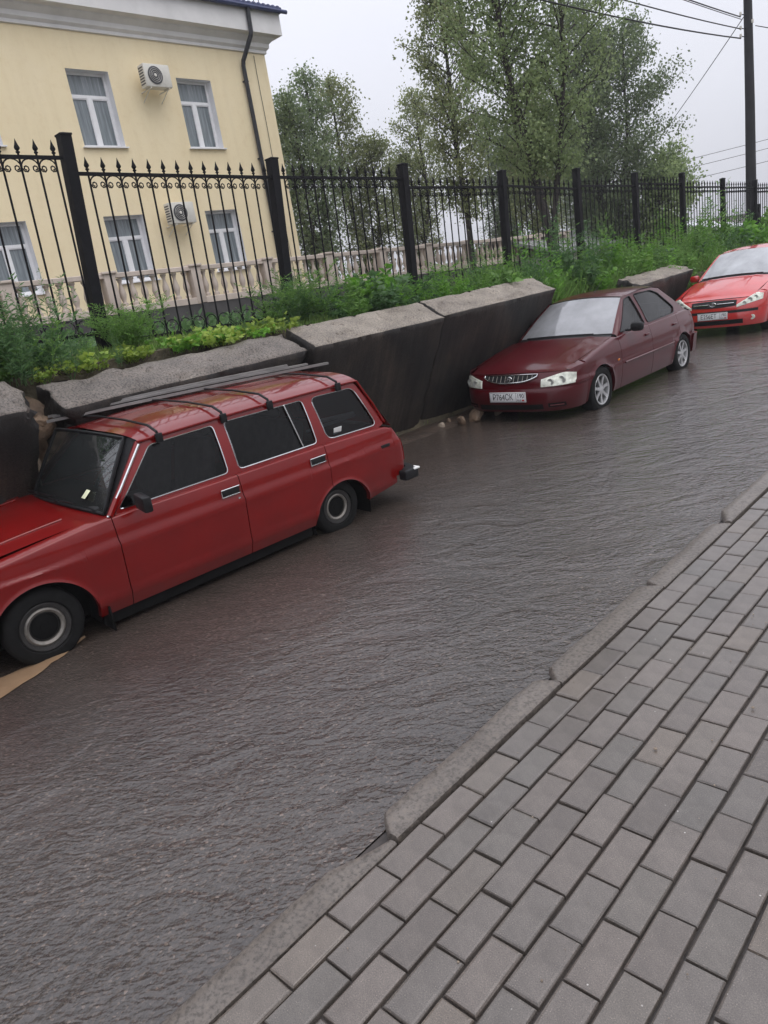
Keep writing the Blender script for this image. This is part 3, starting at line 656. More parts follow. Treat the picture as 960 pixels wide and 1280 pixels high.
def scroll_mesh(g, low=False):
    b = MB(); pts = []
    if not low:                       # arch with two inward spirals under the top rail
        for sgn in (1, -1):
            pts = [(0, sgn * 0.5 * g * 0.98 * math.sin(t * math.pi / 2), -0.012 - 0.075 * (1 - math.cos(t * math.pi / 2))) for t in linspace(0, 1, 5)]
            cx, cz, r0 = sgn * 0.27 * g, -0.095, 0.20 * g
            for t in linspace(0, 1, 10):
                a = t * math.pi * 2.6; rr = r0 * (1 - 0.62 * t)
                pts.append((0, cx + sgn * rr * math.cos(a), cz - rr * math.sin(a)))
            b.tube(pts, 0.0068, 4, True)
    else:
        n = 12; pts = [(0, 0.42 * g * math.cos(2 * math.pi * k / n), 0.42 * g * math.sin(2 * math.pi * k / n) + 0.44 * g) for k in range(n + 1)]
        b.tube(pts, 0.0055, 4, False)
    return b.mesh('scroll', True, 180)
pk_cache = {}; npick = 0
for bi, (za, zb) in enumerate(rails):
    ya, yb = posts[bi][0] + 0.062, posts[bi + 1][0] - 0.062
    hh = 1.59 if bi >= 2 else 1.62
    lean = 0.045 if bi < 5 else (0.02 if bi < 7 else 0.0)
    ldown = lean * hh
    b = MB()
    def bar(y0, z0, y1, z1, t=0.016, d=0.012):
        vq = [L((FX + sx * d, y, z + sz * t)) for (y, z) in ((y0, z0), (y1, z1)) for sx, sz in ((-1, -1), (1, -1), (1, 1), (-1, 1))]
        b.add(vq, [(0, 1, 5, 4), (1, 2, 6, 5), (2, 3, 7, 6), (3, 0, 4, 7), (0, 3, 2, 1), (4, 5, 6, 7)])
    bar(ya - 0.02, za, yb + 0.02, zb); panel = b.build('fence_rail', MAT['iron'], fence, smooth=False)
    b = MB(); bar(ya - ldown - 0.02, za - hh, yb - ldown + 0.02, zb - hh); lowrail = b.build('fence_rail', MAT['iron'], fence, smooth=False)
    n = 14; g = (yb - ya) / (n + 0.0)
    key = (round(hh, 2), lean)
    if key not in pk_cache: pk_cache[key] = picket_mesh(hh, lean); pk_cache[key].materials.append(MAT['iron'])
    sm, sl_ = scroll_mesh(g), scroll_mesh(g, True); sm.materials.append(MAT['iron']); sl_.materials.append(MAT['iron'])
    far = MB(); fsc = MB()
    for k in range(n):
        t = (k + 0.5) / n; y = lerp(ya, yb, t); z = lerp(za, zb, t)
        if bi < 12: 
            o = bpy.data.objects.new('picket', pk_cache[key]); COL.objects.link(o); o.parent = panel; o.location = L((FX, y, z))
        else:
            far.add([(p.co.x + FX - FO.x, p.co.y + y - FO.y, p.co.z + z - FO.z) for p in pk_cache[key].vertices], [tuple(f.vertices) for f in pk_cache[key].polygons])
        if k < n - 1:
            yy = y + g / 2; zz = lerp(za, zb, (k + 1) / n)
            if bi < 9:
                o = bpy.data.objects.new('scroll', sm); COL.objects.link(o); o.parent = panel; o.location = L((FX, yy, zz))
                if bi < 4:
                    o = bpy.data.objects.new('ring', sl_); COL.objects.link(o); o.parent = lowrail; o.location = L((FX, yy - ldown, zz - hh))
            else: fsc.add([(p.co.x + FX - FO.x, p.co.y + yy - FO.y, p.co.z + zz - FO.z) for p in sm.vertices], [tuple(f.vertices) for f in sm.polygons])
    if far.v: tag(far.build('picket', MAT['iron'], panel), kind='stuff')
    if fsc.v: tag(fsc.build('scroll', MAT['iron'], panel), kind='stuff')

# ================================================================== YELLOW BUILDING
BX, BY1, BY0, BZ0, BZ1 = -18.0, 15.76, -14.5, 1.2, 8.84
bld = empty('yellow_building', (BX, BY1, BZ0)); tag(bld, 'two storey yellow plastered building with white cornice and dark blue metal roof', 'building')
BO = Vector((BX, BY1, BZ0))
def LB(p): return tuple(Vector(p) - BO)
wc = [10.11 - 3.01 * k for k in range(-1, 9)]      # window centres along the facade
wins = []
for yc in wc:
    wins.append((yc - 0.545, yc + 0.545, 6.17, 7.86)); wins.append((yc - 0.545, yc + 0.545, 2.98, 4.58))
ysb = sorted({BY0, BY1} | {w[0] for w in wins} | {w[1] for w in wins}); zsb = sorted({BZ0, BZ1 + 0.6, 2.98, 4.58, 6.17, 7.86})
b = MB()
for y0, y1 in zip(ysb, ysb[1:]):
    for z0, z1 in zip(zsb, zsb[1:]):
        if any(w[0] - 1e-6 <= y0 and y1 <= w[1] + 1e-6 and w[2] - 1e-6 <= z0 and z1 <= w[3] + 1e-6 for w in wins): continue
        b.add([LB((BX, y0, z0)), LB((BX, y1, z0)), LB((BX, y1, z1)), LB((BX, y0, z1))], [(0, 1, 2, 3)])
DEP = 13.0
b.add([LB((BX, BY1, BZ0)), LB((BX - DEP, BY1, BZ0)), LB((BX - DEP, BY1, BZ1 + .6)), LB((BX, BY1, BZ1 + .6))], [(0, 1, 2, 3)])
b.add([LB((BX, BY0, BZ0)), LB((BX - DEP, BY0, BZ0)), LB((BX - DEP, BY0, BZ1 + .6)), LB((BX, BY0, BZ1 + .6))], [(3, 2, 1, 0)])
b.add([LB((BX - DEP, BY0, BZ0)), LB((BX - DEP, BY1, BZ0)), LB((BX - DEP, BY1, BZ1 + .6)), LB((BX - DEP, BY0, BZ1 + .6))], [(3, 2, 1, 0)])
b.build('wall', MAT['facade'], bld, smooth=False)
# pane: reflective glass with a pale curtain behind it
pane, npn, pp = new_mat('window_pane_with_curtain')
t = N(npn, 'ShaderNodeTexCoord'); mpp = N(npn, 'ShaderNodeMapping'); mpp.inputs['Scale'].default_value = (1, 9, 0.6); npn.links.new(t.outputs['Object'], mpp.inputs[0])
kk = N(npn, 'ShaderNodeTexNoise'); kk.inputs['Scale'].default_value = 2.2; kk.inputs['Detail'].default_value = 3; npn.links.new(mpp.outputs[0], kk.inputs['Vector'])
cc = ramp(npn, kk.outputs['Fac'], [(0.35, (0.10, 0.125, 0.14)), (0.55, (0.17, 0.20, 0.215)), (0.7, (0.27, 0.30, 0.32))]); npn.links.new(cc.outputs[0], pp.inputs['Base Color'])
pp.inputs['Roughness'].default_value = 0.5; pp.inputs['Coat Weight'].default_value = 1.0; pp.inputs['Coat Roughness'].default_value = 0.02
MAT['pane'] = pane
RD = 0.26
fr, wp1, sill = MB(), MB(), MB()
def window_meshes(w, h):
    rv = MB(); x1 = -RD
    rv.add([(0, -w/2, 0), (0, w/2, 0), (0, w/2, h), (0, -w/2, h), (x1, -w/2, 0), (x1, w/2, 0), (x1, w/2, h), (x1, -w/2, h)], [(0, 4, 5, 1), (1, 5, 6, 2), (2, 6, 7, 3), (3, 7, 4, 0)])
    f = 0.062; zt = h * 0.685
    def bx(y0, y1, z0, z1, d=0.05, px=0.0): rv.box((x1 + 0.025 + px, (y0 + y1) / 2, (z0 + z1) / 2), (d, y1 - y0, z1 - z0))
    bx(-w/2 + .002, -w/2 + f, 0.002, h - .002); bx(w/2 - f, w/2 - .002, 0.002, h - .002)
    bx(-w/2 + f, w/2 - f, h - f, h - .002, 0.048); bx(-w/2 + f, w/2 - f, 0.002, f, 0.048); bx(-w/2 + f, w/2 - f, zt - f * .6, zt + f * .6, 0.054)
    bx(-f * .9, f * .9, f, zt - f * .6, 0.06)
    # sash edges
    for s0, s1 in ((-w/2 + f, -f * .9), (f * .9, w/2 - f)):
        bx(s0, s0 + .022, f, zt - f * .6, 0.036); bx(s1 - .022, s1, f, zt - f * .6, 0.036); bx(s0 + .022, s1 - .022, f, f + .022, 0.034); bx(s0 + .022, s1 - .022, zt - f * .6 - .022, zt - f * .6, 0.034)
    pn = MB()
    for y0, y1, z0, z1 in ((-w/2 + f, w/2 - f, zt + f * .6, h - f), (-w/2 + f, -f * .9, f, zt - f * .6), (f * .9, w/2 - f, f, zt - f * .6)):
        pn.add([(x1 + 0.012, y0, z0), (x1 + 0.012, y1, z0), (x1 + 0.012, y1, z1), (x1 + 0.012, y0, z1)], [(0, 1, 2, 3)])
    sl2 = MB().box((0.012, 0, -0.018), (0.13, w + 0.10, 0.03))
    return rv.mesh('window', False), pn.mesh('pane', False), sl2.mesh('sill', False)
for h, key in ((7.86 - 6.17, 'u'), (4.58 - 2.98, 'l')):
    a1, a2, a3 = window_meshes(1.09, h); a1.materials.append(MAT['pvc']); a2.materials.append(MAT['pane']); a3.materials.append(MAT['pvc'])
    for w in wins:
        if (w[2] > 5) != (key == 'u'): continue
        o = bpy.data.objects.new('window', a1); COL.objects.link(o); o.parent = bld; o.location = LB((BX, (w[0] + w[1]) / 2, w[2]))
        for nm_, me in (('pane', a2), ('sill', a3)):
            q = bpy.data.objects.new(nm_, me); COL.objects.link(q); q.parent = o
# cornice: profile swept round the two front corners
prof = [(0.0, 8.66), (0.05, 8.67), (0.055, 8.74), (0.12, 8.80), (0.13, 8.90), (0.24, 8.985), (0.26, 9.03), (0.43, 9.055), (0.43, 9.60)]
def sweep(prof, mat, name, parent, close=True):
    b = MB(); rows = []
    for o_, z in prof:
        rows.append([LB((BX - DEP - 0.0, BY1 + o_, z)), LB((BX + o_, BY1 + o_, z)), LB((BX + o_, BY0 - o_, z)), LB((BX - DEP, BY0 - o_, z))])
    b.grid(rows); return b.build(name, mat, parent, smooth=False)
sweep(prof, MAT['cornice'], 'cornice', bld)
rf = sweep([(0.425, 9.600), (0.50, 9.605), (0.50, 9.735), (0.44, 9.78), (-0.3, 9.90), (-4.5, 11.3), (-6.3, 11.6)], MAT['roofblue'], 'roof', bld)
# standing seams and scalloped edge of the roof sheets
sm_ = MB(); y = BY0 - 0.3
while y < BY1 + 0.4:
    sm_.box(LB((BX + 0.485, y, 9.70)), (0.06, 0.10, 0.15), 0.03)
    y += 0.17
xx = BX - 0.2
while xx > BX - 6:
    sm_.box(LB((xx, BY1 + 0.485, 9.70)), (0.10, 0.06, 0.15), 0.03); xx -= 0.17
tag(sm_.build('roof_ridge', MAT['roofblue'], rf), kind='stuff')
g_ = MB(); g_.tube([LB((BX + 0.55, BY0, 9.60)), LB((BX + 0.55, BY1 + 0.62, 9.62))], 0.055, 8); g_.build('gutter', MAT['roofblue'], bld)
for yy in (15.05, 15.55, 12.2, 9.0):
    sg = MB(); sg.tube([LB((BX + 0.40, yy, 9.70)), LB((BX + 0.40, yy, 10.0))], 0.012, 5); sg.tube([LB((BX + 0.40, yy, 9.98)), LB((BX - 0.1, yy, 9.84))], 0.010, 5); sg.build('snow_guard', MAT['pipe'], bld)
sg = MB(); sg.tube([LB((BX + 0.40, 8.0, 9.93)), LB((BX + 0.40, 15.9, 9.93))], 0.010, 5); sg.build('snow_guard', MAT['pipe'], bld)
dp = MB(); dp.tube([LB(p) for p in ((BX + 0.52, 15.02, 9.62), (BX + 0.50, 15.02, 9.50), (BX + 0.50, 15.00, 9.02), (BX + 0.47, 14.98, 8.92), (BX + 0.12, 14.85, 8.40), (BX + 0.09, 14.84, 8.28), (BX + 0.09, 14.86, 1.5))], 0.062, 10)
dp_o = dp.build('drainpipe', MAT['pipe'], bld)
for zz in (7.9, 5.9, 3.9): MB().box(LB((BX + 0.05, 14.85, zz)), (0.10, 0.16, 0.035), 0.01).build('pipe_clip', MAT['pipe'], dp_o)
MB().tube([LB((BX + 0.02, 15.34 + 0.006 * math.sin(z * 3), z)) for z in linspace(8.6, 2.2, 14)], 0.009, 4).build('cable', MAT['wire'], bld)
# base course
MB().box(LB((BX + 0.03, (BY0 + BY1) / 2, 1.55)), (0.08, BY1 - BY0 + 0.06, 1.1)).build('base_course', MAT['plinth'], bld, smooth=False)

def ac_unit(y, z, label):
    r_ = empty('air_conditioner', (BX, y, z)); tag(r_, label, 'air conditioner', 'air conditioners on the yellow facade')
    body = MB().box((0.36, 0, 0.26), (0.28, 0.74, 0.52), 0.025).build('casing', MAT['acwhite'], r_)
    fan = MB(); fan.lathe([(0.205, 0.506), (0.205, 0.516), (0.19, 0.520), (0.001, 0.510)], 24, 'x', (0, 0.10 - 0.18, 0.26)).build('fan_grille', MAT['acdark'], body)
    rg = MB()
    for q in (0.08, 0.12, 0.16): rg.tube([(0.522, -0.08 + q * math.cos(a), 0.26 + q * math.sin(a)) for a in linspace(0, 2 * math.pi, 21)], 0.004, 4, False)
    rg.build('guard_ring', MAT['acwhite'], body)
    MB().lathe([(0.001, 0.532), (0.035, 0.530), (0.042, 0.518)], 12, 'x', (0, -0.08, 0.26)).build('fan_hub', MAT['acwhite'], body)
    sv = MB()
    for k in range(7): sv.box((0.36, -0.372, 0.08 + k * 0.06), (0.2, 0.006, 0.03))
    sv.build('side_vent', MAT['acdark'], body, smooth=False)
    for s_ in (-0.26, 0.26):
        MB().tube([(0, s_, -0.02), (0.50, s_, -0.02)], 0.018, 4).tube([(0.0, s_, -0.24), (0.42, s_, -0.03)], 0.014, 4).build('bracket', MAT['acwhite'], r_)
    MB().tube([(0.3, 0.38, 0.15), (0.28, 0.44, 0.1), (0.02, 0.46, 0.12), (0.015, 0.46, 0.5)], 0.018, 6).build('pipe', MAT['acwhite'], r_)
ac_unit(11.72, 7.45, 'cream air conditioner with round fan high on the yellow wall between the two upper windows')
ac_unit(11.55, 4.24, 'cream air conditioner on the yellow wall between the lower windows behind the fence')

# ---- terrace with balustrade in front of the building
TX = -14.5
def btop(y): return 3.035 - 0.0200 * (y - 5.4)
tw = MB()
yy = linspace(-12, 26, 20)
rows = [[(TX + 0.10, y, 0.4) for y in yy], [(TX + 0.10, y, btop(y) - 0.80) for y in yy], [(TX - 0.30, y, btop(y) - 0.80) for y in yy], [(TX - 0.30, y, 0.4) for y in yy]]
tag(tw.grid(rows).build('terrace_wall', MAT['plinth'], smooth=False), 'dark grey terrace wall under the stone balustrade', 'terrace wall')
tf = MB().grid([[(TX - 0.29, y, btop(y) - 0.95) for y in yy], [(-17.95, y, btop(y) - 0.95) for y in yy]]).build('terrace_floor', MAT['plinth'], smooth=False); tag(tf, kind='structure')
bal = empty('balustrade', (TX, 7.45, 2.2)); tag(bal, 'pinkish stone balustrade with turned balusters in front of the yellow building', 'balustrade')
BAO = Vector((TX, 7.45, 2.2))
piers = [7.45 + 2.03 * k for k in range(-8, 10)]
bprof = [(0.065, 0.0), (0.065, 0.05), (0.045, 0.065), (0.038, 0.09), (0.060, 0.16), (0.074, 0.22), (0.066, 0.29), (0.040, 0.39), (0.032, 0.45), (0.044, 0.475), (0.044, 0.50), (0.062, 0.515), (0.062, 0.55)]
bm_me = MB().lathe(bprof, 12).mesh('baluster'); bm_me.materials.append(MAT['balus'])
pier_me = MB().box((0, 0, 0.39), (0.24, 0.24, 0.78), 0.008).box((0, 0, 0.80), (0.32, 0.32, 0.05), 0.012).mesh('pier'); pier_me.materials.append(MAT['balus'])
for i, py in enumerate(piers):
    o = bpy.data.objects.new('pier', pier_me); COL.objects.link(o); o.parent = bal; o.location = Vector((TX, py, btop(py) - 0.79)) - BAO
    if i == len(piers) - 1: break
    a0, a1 = py + 0.122, piers[i + 1] - 0.122
    for nm_, z0, z1, hw in (('top_rail', -0.09, 0.0, 0.11), ('base_rail', -0.80, -0.665, 0.115)):
        vq = [tuple(Vector((TX + sx, y, btop(y) + z)) - BAO) for y in (a0, a1) for sx, z in ((-hw, z0), (hw, z0), (hw, z1 - .012), (hw - .012, z1), (-hw + .012, z1), (-hw, z1 - .012))]
        MB().add(vq, [tuple((k, (k + 1) % 6, 6 + (k + 1) % 6, 6 + k)) for k in range(6)] + [tuple(range(5, -1, -1)), tuple(range(6, 12))]).build(nm_, MAT['balus'], bal, smooth=False)
    n = 7
    for k in range(n):
        y = lerp(a0, a1, (k + 0.5) / n)
        o = bpy.data.objects.new('baluster', bm_me); COL.objects.link(o); o.parent = bal; o.location = Vector((TX, y, btop(y) - 0.655)) - BAO

# ---- low sheds and roofs seen through the fence
def shed(name, c, size, zb, col, roofcol, label, rot=0, pitch=0.35):
    r_ = empty(name, (c[0], c[1], zb), (0, 0, rot)); tag(r_, label, 'building')
    MB().box((0, 0, size[2] / 2), size).build('wall', col, r_, smooth=False)
    h = size[2]; w, l = size[0] / 2 + 0.25, size[1] / 2 + 0.3
    rr = MB().add([(-w, -l, h), (w, -l, h), (w, l, h), (-w, l, h), (0, -l, h + pitch), (0, l, h + pitch), (-w, -l, h + .1), (w, -l, h + .1), (w, l, h + .1), (-w, l, h + .1), (0, -l, h + pitch + .1), (0, l, h + pitch + .1)], [(0, 4, 5, 3), (4, 1, 2, 5), (6, 9, 11, 10), (10, 11, 8, 7), (0, 6, 10, 4), (4, 10, 7, 1), (2, 8, 11, 5), (5, 11, 9, 3), (0, 3, 9, 6), (1, 7, 8, 2)])
    rr.build('roof', roofcol, r_, smooth=False)
    for k in (-1, 1):
        wd = MB().box((size[0] / 2 + 0.01, k * size[1] * 0.25, h * 0.55), (0.06, 1.0, 0.9)).build('window', MAT['pvc'], r_, smooth=False)
        MB().box((size[0] / 2 + 0.035, k * size[1] * 0.25, h * 0.55), (0.02, 0.8, 0.7)).build('pane', MAT['pane'], wd, smooth=False)
MAT['shedwall'] = simple('pale_grey_render', (0.40, 0.38, 0.36), 0.8, 0, 1.5, 0.15)
MAT['shedroof'] = simple('wet_grey_roof_sheet', (0.30, 0.30, 0.31), 0.35, 0.1, 3, 0.2)
MAT['paleroof'] = simple('pale_metal_roof', (0.62, 0.63, 0.66), 0.4, 0.2, 3, 0.1)
shed('grey_shed', (-15.5, 25.5), (4.5, 6.5, 1.7), 0.2, MAT['shedwall'], MAT['shedroof'], 'low grey shed with a pale sheet roof behind the trees and fence', 0.1, 0.75)
shed('distant_house', (-24, 62), (7, 12, 3.2), -1.6, MAT['shedwall'], MAT['paleroof'], 'distant pale roofed house seen through the far end of the fence', 0.2, 0.9)
shed('distant_house', (-31, 78), (8, 10, 4.2), -1.6, MAT['shedwall'], MAT['shedroof'], 'distant grey roofed house, hazy beyond the pale roofed one', -0.2, 1.1)

# ---- utility pole and cables
PXp, PYp = -7.95, 25.4
pole = empty('utility_pole', (PXp, PYp, 0.8)); tag(pole, 'tall dark wooden utility pole standing at the fence with cables fixed near its top', 'utility pole')
MB().tube([(0.06, 0.05, -0.6), (0.03, 0, 1.5), (0, 0, 4.5), (-0.05, 0, 7.2), (-0.08, 0, 9.4)], [0.165, 0.155, 0.135, 0.115, 0.10], 12).build('post', MAT['wood'], pole)
MB().tube([(0.19, 0.13, -0.6), (0.16, 0.12, 1.6)], 0.09, 8).build('stub_post', MAT['wood'], pole)
for z, s_ in ((6.70, -1), (6.35, -1), (6.15, -1), (6.42, 1)):
    br = MB().tube([(0, 0, z), (0.1 * s_, -0.18, z + 0.02), (0.16 * s_, -0.26, z + 0.05)], 0.012, 5).build('insulator_hook', MAT['iron'], pole)
    MB().lathe([(0.001, 0.03), (0.03, 0.03), (0.035, 0.0), (0.03, -0.05), (0.012, -0.07)], 10, 'z', (0.16 * s_, -0.26, z + 0.07)).build('insulator', MAT['acwhite'], br)
def cable(name, a, b_, sag, r=0.010, label='', n=26, grp=None):
    a, b_ = Vector(a), Vector(b_); pts = []
    for t in linspace(0, 1, n): p = a.lerp(b_, t); p.z -= 4 * sag * t * (1 - t); pts.append(p - a)
    o = MB().tube(pts, r, 5).build(name, MAT['wire'], None, angle=180); o.location = a; tag(o, label, 'cable', grp); return o
A0 = Vector((PXp, PYp, 0.8))
GC = 'overhead cables on the utility pole'
cable('overhead_cable', A0 + Vector((-0.16, -0.26, 6.68)), (-8.2, -6, 8.3), 0.35, 0.016, 'uppermost overhead cable from the utility pole towards the top of the picture', grp=GC)
cable('overhead_cable', A0 + Vector((-0.15, -0.22, 6.62)), (-8.5, -6, 8.35), 0.30, 0.010, 'second overhead cable from the utility pole, just beside the uppermost', grp=GC)
cable('overhead_cable', A0 + Vector((-0.16, -0.26, 6.38)), (-9.0, -6, 8.2), 0.48, 0.015, 'middle overhead cable from the utility pole', grp=GC)
cable('overhead_cable', A0 + Vector((-0.16, -0.26, 6.14)), (-9.4, -6, 7.9), 0.58, 0.018, 'lowest overhead cable from the utility pole, thick and twisted', grp=GC)
cable('overhead_cable', A0 + Vector((-0.1, -0.05, 6.74)), (-22, 43, 3.8), 0.3, 0.012, 'thin cable running down from the utility pole behind the trees', grp=GC)
cable('overhead_cable', A0 + Vector((0.14, 0.05, 6.40)), (0.5, 36, 5.0), 0.3, 0.012, 'cable running from the utility pole down to the right edge', grp=GC)
for z, lb in ((8.6, 'upper of the far thin cables crossing the sky behind the utility pole'), (7.9, 'middle of the far thin cables crossing the sky behind the utility pole'), (6.9, 'lowest of the far thin cables crossing the sky behind the utility pole')):
    cable('overhead_cable', (-34, 68, z - 1.0), (10, 84, z + 2.4), 0.5, 0.022, lb, grp='far cables beyond the pole')

# ================================================================== TREES AND PLANTS
rng = np.random.default_rng(11)
def leaf_mesh(name, cen, ln, wd, dirs=None, fold=0.18, droop=0.0, mat=None):
    """many small folded leaves in one mesh: cen (n,3), ln/wd (n,)"""
    n = len(cen); cen = np.asarray(cen, float)
    if dirs is None:
        dirs = rng.normal(size=(n, 3))
    d = np.asarray(dirs, float); d = d / (np.linalg.norm(d, axis=1, keepdims=True) + 1e-9)
    d[:, 2] -= droop; d = d / (np.linalg.norm(d, axis=1, keepdims=True) + 1e-9)
    s = np.cross(d, rng.normal(size=(n, 3))); s = s / (np.linalg.norm(s, axis=1, keepdims=True) + 1e-9)
    u = np.cross(s, d); ln = np.asarray(ln)[:, None]; wd = np.asarray(wd)[:, None]
    v = np.empty((n, 4, 3)); v[:, 0] = cen; v[:, 1] = cen + d * ln * 0.45 + s * wd * 0.5 + u * wd * fold; v[:, 2] = cen + d * ln; v[:, 3] = cen + d * ln * 0.45 - s * wd * 0.5 + u * wd * fold
    me = bpy.data.meshes.new(name); me.vertices.add(4 * n); me.vertices.foreach_set('co', v.reshape(-1))
    idx = np.arange(4 * n).reshape(n, 4); tri = np.concatenate([idx[:, [0, 1, 2]], idx[:, [0, 2, 3]]], 1).reshape(-1)
    me.loops.add(len(tri)); me.loops.foreach_set('vertex_index', tri.astype(np.int32))
    me.polygons.add(2 * n); me.polygons.foreach_set('loop_start', np.arange(0, 6 * n, 3, dtype=np.int32)); me.update(calc_edges=True)
    if mat: me.materials.append(mat)
    return me

def tree_meshes(h, rad, seed, leaves=9000, crown0=0.25, stems=1, leaf=0.085, mat='leaf_a', up=0.9, clump=0.34, trunk_r=0.11, profile=None, lean=(0, 0), gap=0.0):
    r_ = random.Random(seed); b = MB(); tips = []
    prof_ = profile or [(0, 0.35), (0.25, 0.9), (0.5, 1.0), (0.8, 0.65), (1, 0.15)]
    for s_ in range(stems):
        ang = r_.uniform(0, 6.28); off = Vector((math.cos(ang), math.sin(ang), 0)) * (rad * 0.45 if stems > 1 else 0.0) * r_.uniform(0.5, 1)
        hh = h * (1.0 if s_ == 0 else r_.uniform(0.72, 0.95)); pts = []; rr = []
        for i in range(13):
            t = i / 12
            p = Vector((lean[0] * t * h + 0.10 * nz1(seed, t * 3, s_), lean[1] * t * h + 0.10 * nz1(seed + 5, t * 3, s_), hh * t)) + off * smooth01(t * 1.6)
            pts.append(p); rr.append(trunk_r * (1.15 - 0.95 * t) * (1 if s_ == 0 else 0.7) + 0.008)
        rr[0] *= 1.35
        b.tube(pts, rr, 7, False)
        nb = int(16 + 6 * h / max(1, stems))
        for k in range(nb):
            t = lerp(crown0, 0.98, (k + r_.random()) / nb)
            i = min(11, int(t * 12)); p0 = pts[i].lerp(pts[i + 1], t * 12 - i)
            u_ = (t - crown0) / (1 - crown0); ln = rad * interp(prof_, u_) * r_.uniform(0.65, 1.12) * (0.75 if stems > 1 else 1)
            a = k * 2.4 + r_.uniform(-.5, .5); el = up * r_.uniform(0.6, 1.2)
            d = Vector((math.cos(a), math.sin(a), el)).normalized(); q = []
            for m in range(5):
                tt = m / 4; c = p0 + d * ln * tt + Vector((0, 0, -0.12 * ln * tt * tt)) + Vector((nz1(k, m, seed), nz1(k + 9, m, seed), nz1(k, m + 7, seed))) * 0.10 * tt * ln
                q.append(c)
            b.tube(q, [trunk_r * 0.30 * (1 - t * .6) * (1 - 0.85 * x / 4) + 0.005 for x in range(5)], 4, False)
            for m in (2, 3, 4):
                tips.append((q[m], 0.55 + 0.2 * m / 4))
                for e in range(2):
                    dd = (d + Vector((r_.uniform(-1, 1), r_.uniform(-1, 1), r_.uniform(-.5, .9))) * 0.9).normalized() * ln * r_.uniform(0.18, 0.38)
                    b.tube([q[m], q[m] + dd * 0.5 + Vector((0, 0, .02)), q[m] + dd], [0.011, 0.008, 0.004], 3, False); tips.append((q[m] + dd, 0.5)); tips.append((q[m] + dd * .55, .4))
    tr = b.mesh('trunk', True, 180); tr.materials.append(MAT['bark'])
    T = np.array([p[:] for p, w in tips]); wts = np.array([w for p, w in tips]) * (rng.random(len(tips)) > gap)
    pick = rng.choice(len(T), leaves, p=wts / wts.sum())
    cen = T[pick] + rng.normal(size=(leaves, 3)) * clump * np.array([0.55, 0.55, 0.5])
    sz = leaf * rng.uniform(0.6, 1.3, leaves)
    dirs = rng.normal(size=(leaves, 3)); dirs[:, 2] -= 0.5
    cr_ = leaf_mesh('crown', cen, sz, sz * 0.62, dirs, mat=MAT[mat])
    return tr, cr_
def place_tree(ms, loc, label, rot=0, sc=1.0, group=None, name='tree'):
    r_ = empty(name, loc, (0, 0, rot)); r_.scale = (sc, sc, sc); tag(r_, label, 'tree', group)
    link('trunk', ms[0], None, r_); link('crown', ms[1], None, r_); return r_
def gz(x, y): return ground_z(x, y)
GT = 'trees behind the iron fence'
tA = tree_meshes(8.2, 1.55, 21, 22000, 0.12, 3, 0.105, 'leaf_b', 1.1, 0.36, 0.10)
tB = tree_meshes(7.6, 1.9, 33, 19000, 0.15, 2, 0.095, 'leaf_c', 1.3, 0.30, 0.09, gap=0.3)
tC = tree_meshes(8.4, 1.35, 47, 14000, 0.24, 1, 0.095, 'leaf_c', 1.25, 0.28, 0.085, lean=(0.02, -0.06), gap=0.3)
tD = tree_meshes(10.0, 2.3, 58, 38000, 0.26, 3, 0.085, 'leaf_a', 1.0, 0.33, 0.095, lean=(-0.02, -0.012), profile=[(0, 0.30), (0.2, 0.8), (0.5, 1.0), (0.8, 0.8), (1, 0.3)], gap=0.35)
tE = tree_meshes(9.5, 3.1, 64, 42000, 0.08, 3, 0.11, 'leaf_b', 0.8, 0.42, 0.11, gap=0.08)
tF = tree_meshes(4.2, 1.6, 72, 9000, 0.10, 3, 0.13, 'leaf_a', 0.7, 0.34, 0.07)
place_tree(tA, (-20.5, 18.9, 1.0), 'dark green tree just right of the yellow building corner', 0.4, 1.0, GT)
place_tree(tB, (-21.0, 21.9, 0.9), 'pale airy tree right of the dark one beside the yellow building', 1.2, 1.08, GT)
place_tree(tB, (-20.0, 23.7, 0.8), 'pale airy tree left of the tall thin trunked one', 3.6, 1.02, GT)
place_tree(tC, (-14.0, 19.2, 1.2), 'tall thin trunked tree with loose yellow green crown in the middle of the row', 0.0, 1.02, GT)
place_tree(tD, (-9.7, 16.6, 1.2), 'tallest tree with thick leaning trunk right behind the fence, its top out of view', 0.2, 1.0, GT)
place_tree(tE, (-13.8, 28.2, 0.9), 'broad dense dark tree right of the tallest tree', 0.0, 1.0, GT)
place_tree(tF, (-12.4, 29.0, 0.8), 'small low leafy tree at the right end of the row near the utility pole', 0.6, 1.0, GT)
place_tree(tA, (-17.0, 25.6, 0.9), 'dark green tree standing behind the tall thin trunked one', 2.2, 0.78, GT)
place_tree(tE, (-18.0, 35.0, 0.2), 'dense dark tree farther back behind the tallest tree', 2.0, 0.80, GT)
place_tree(tB, (-14.5, 24.6, 1.0), 'slim pale tree close behind the tallest tree', 5.0, 0.85, GT)
place_tree(tF, (-5.0, 34.5, 0.4), 'small leafy tree at the right picture edge beyond the utility pole', 2.0, 1.0, GT)
place_tree(tD, (-3.4, 30.5, 0.4), 'tall tree at the right picture edge with one twig hanging into view', 1.0, 0.9, GT)
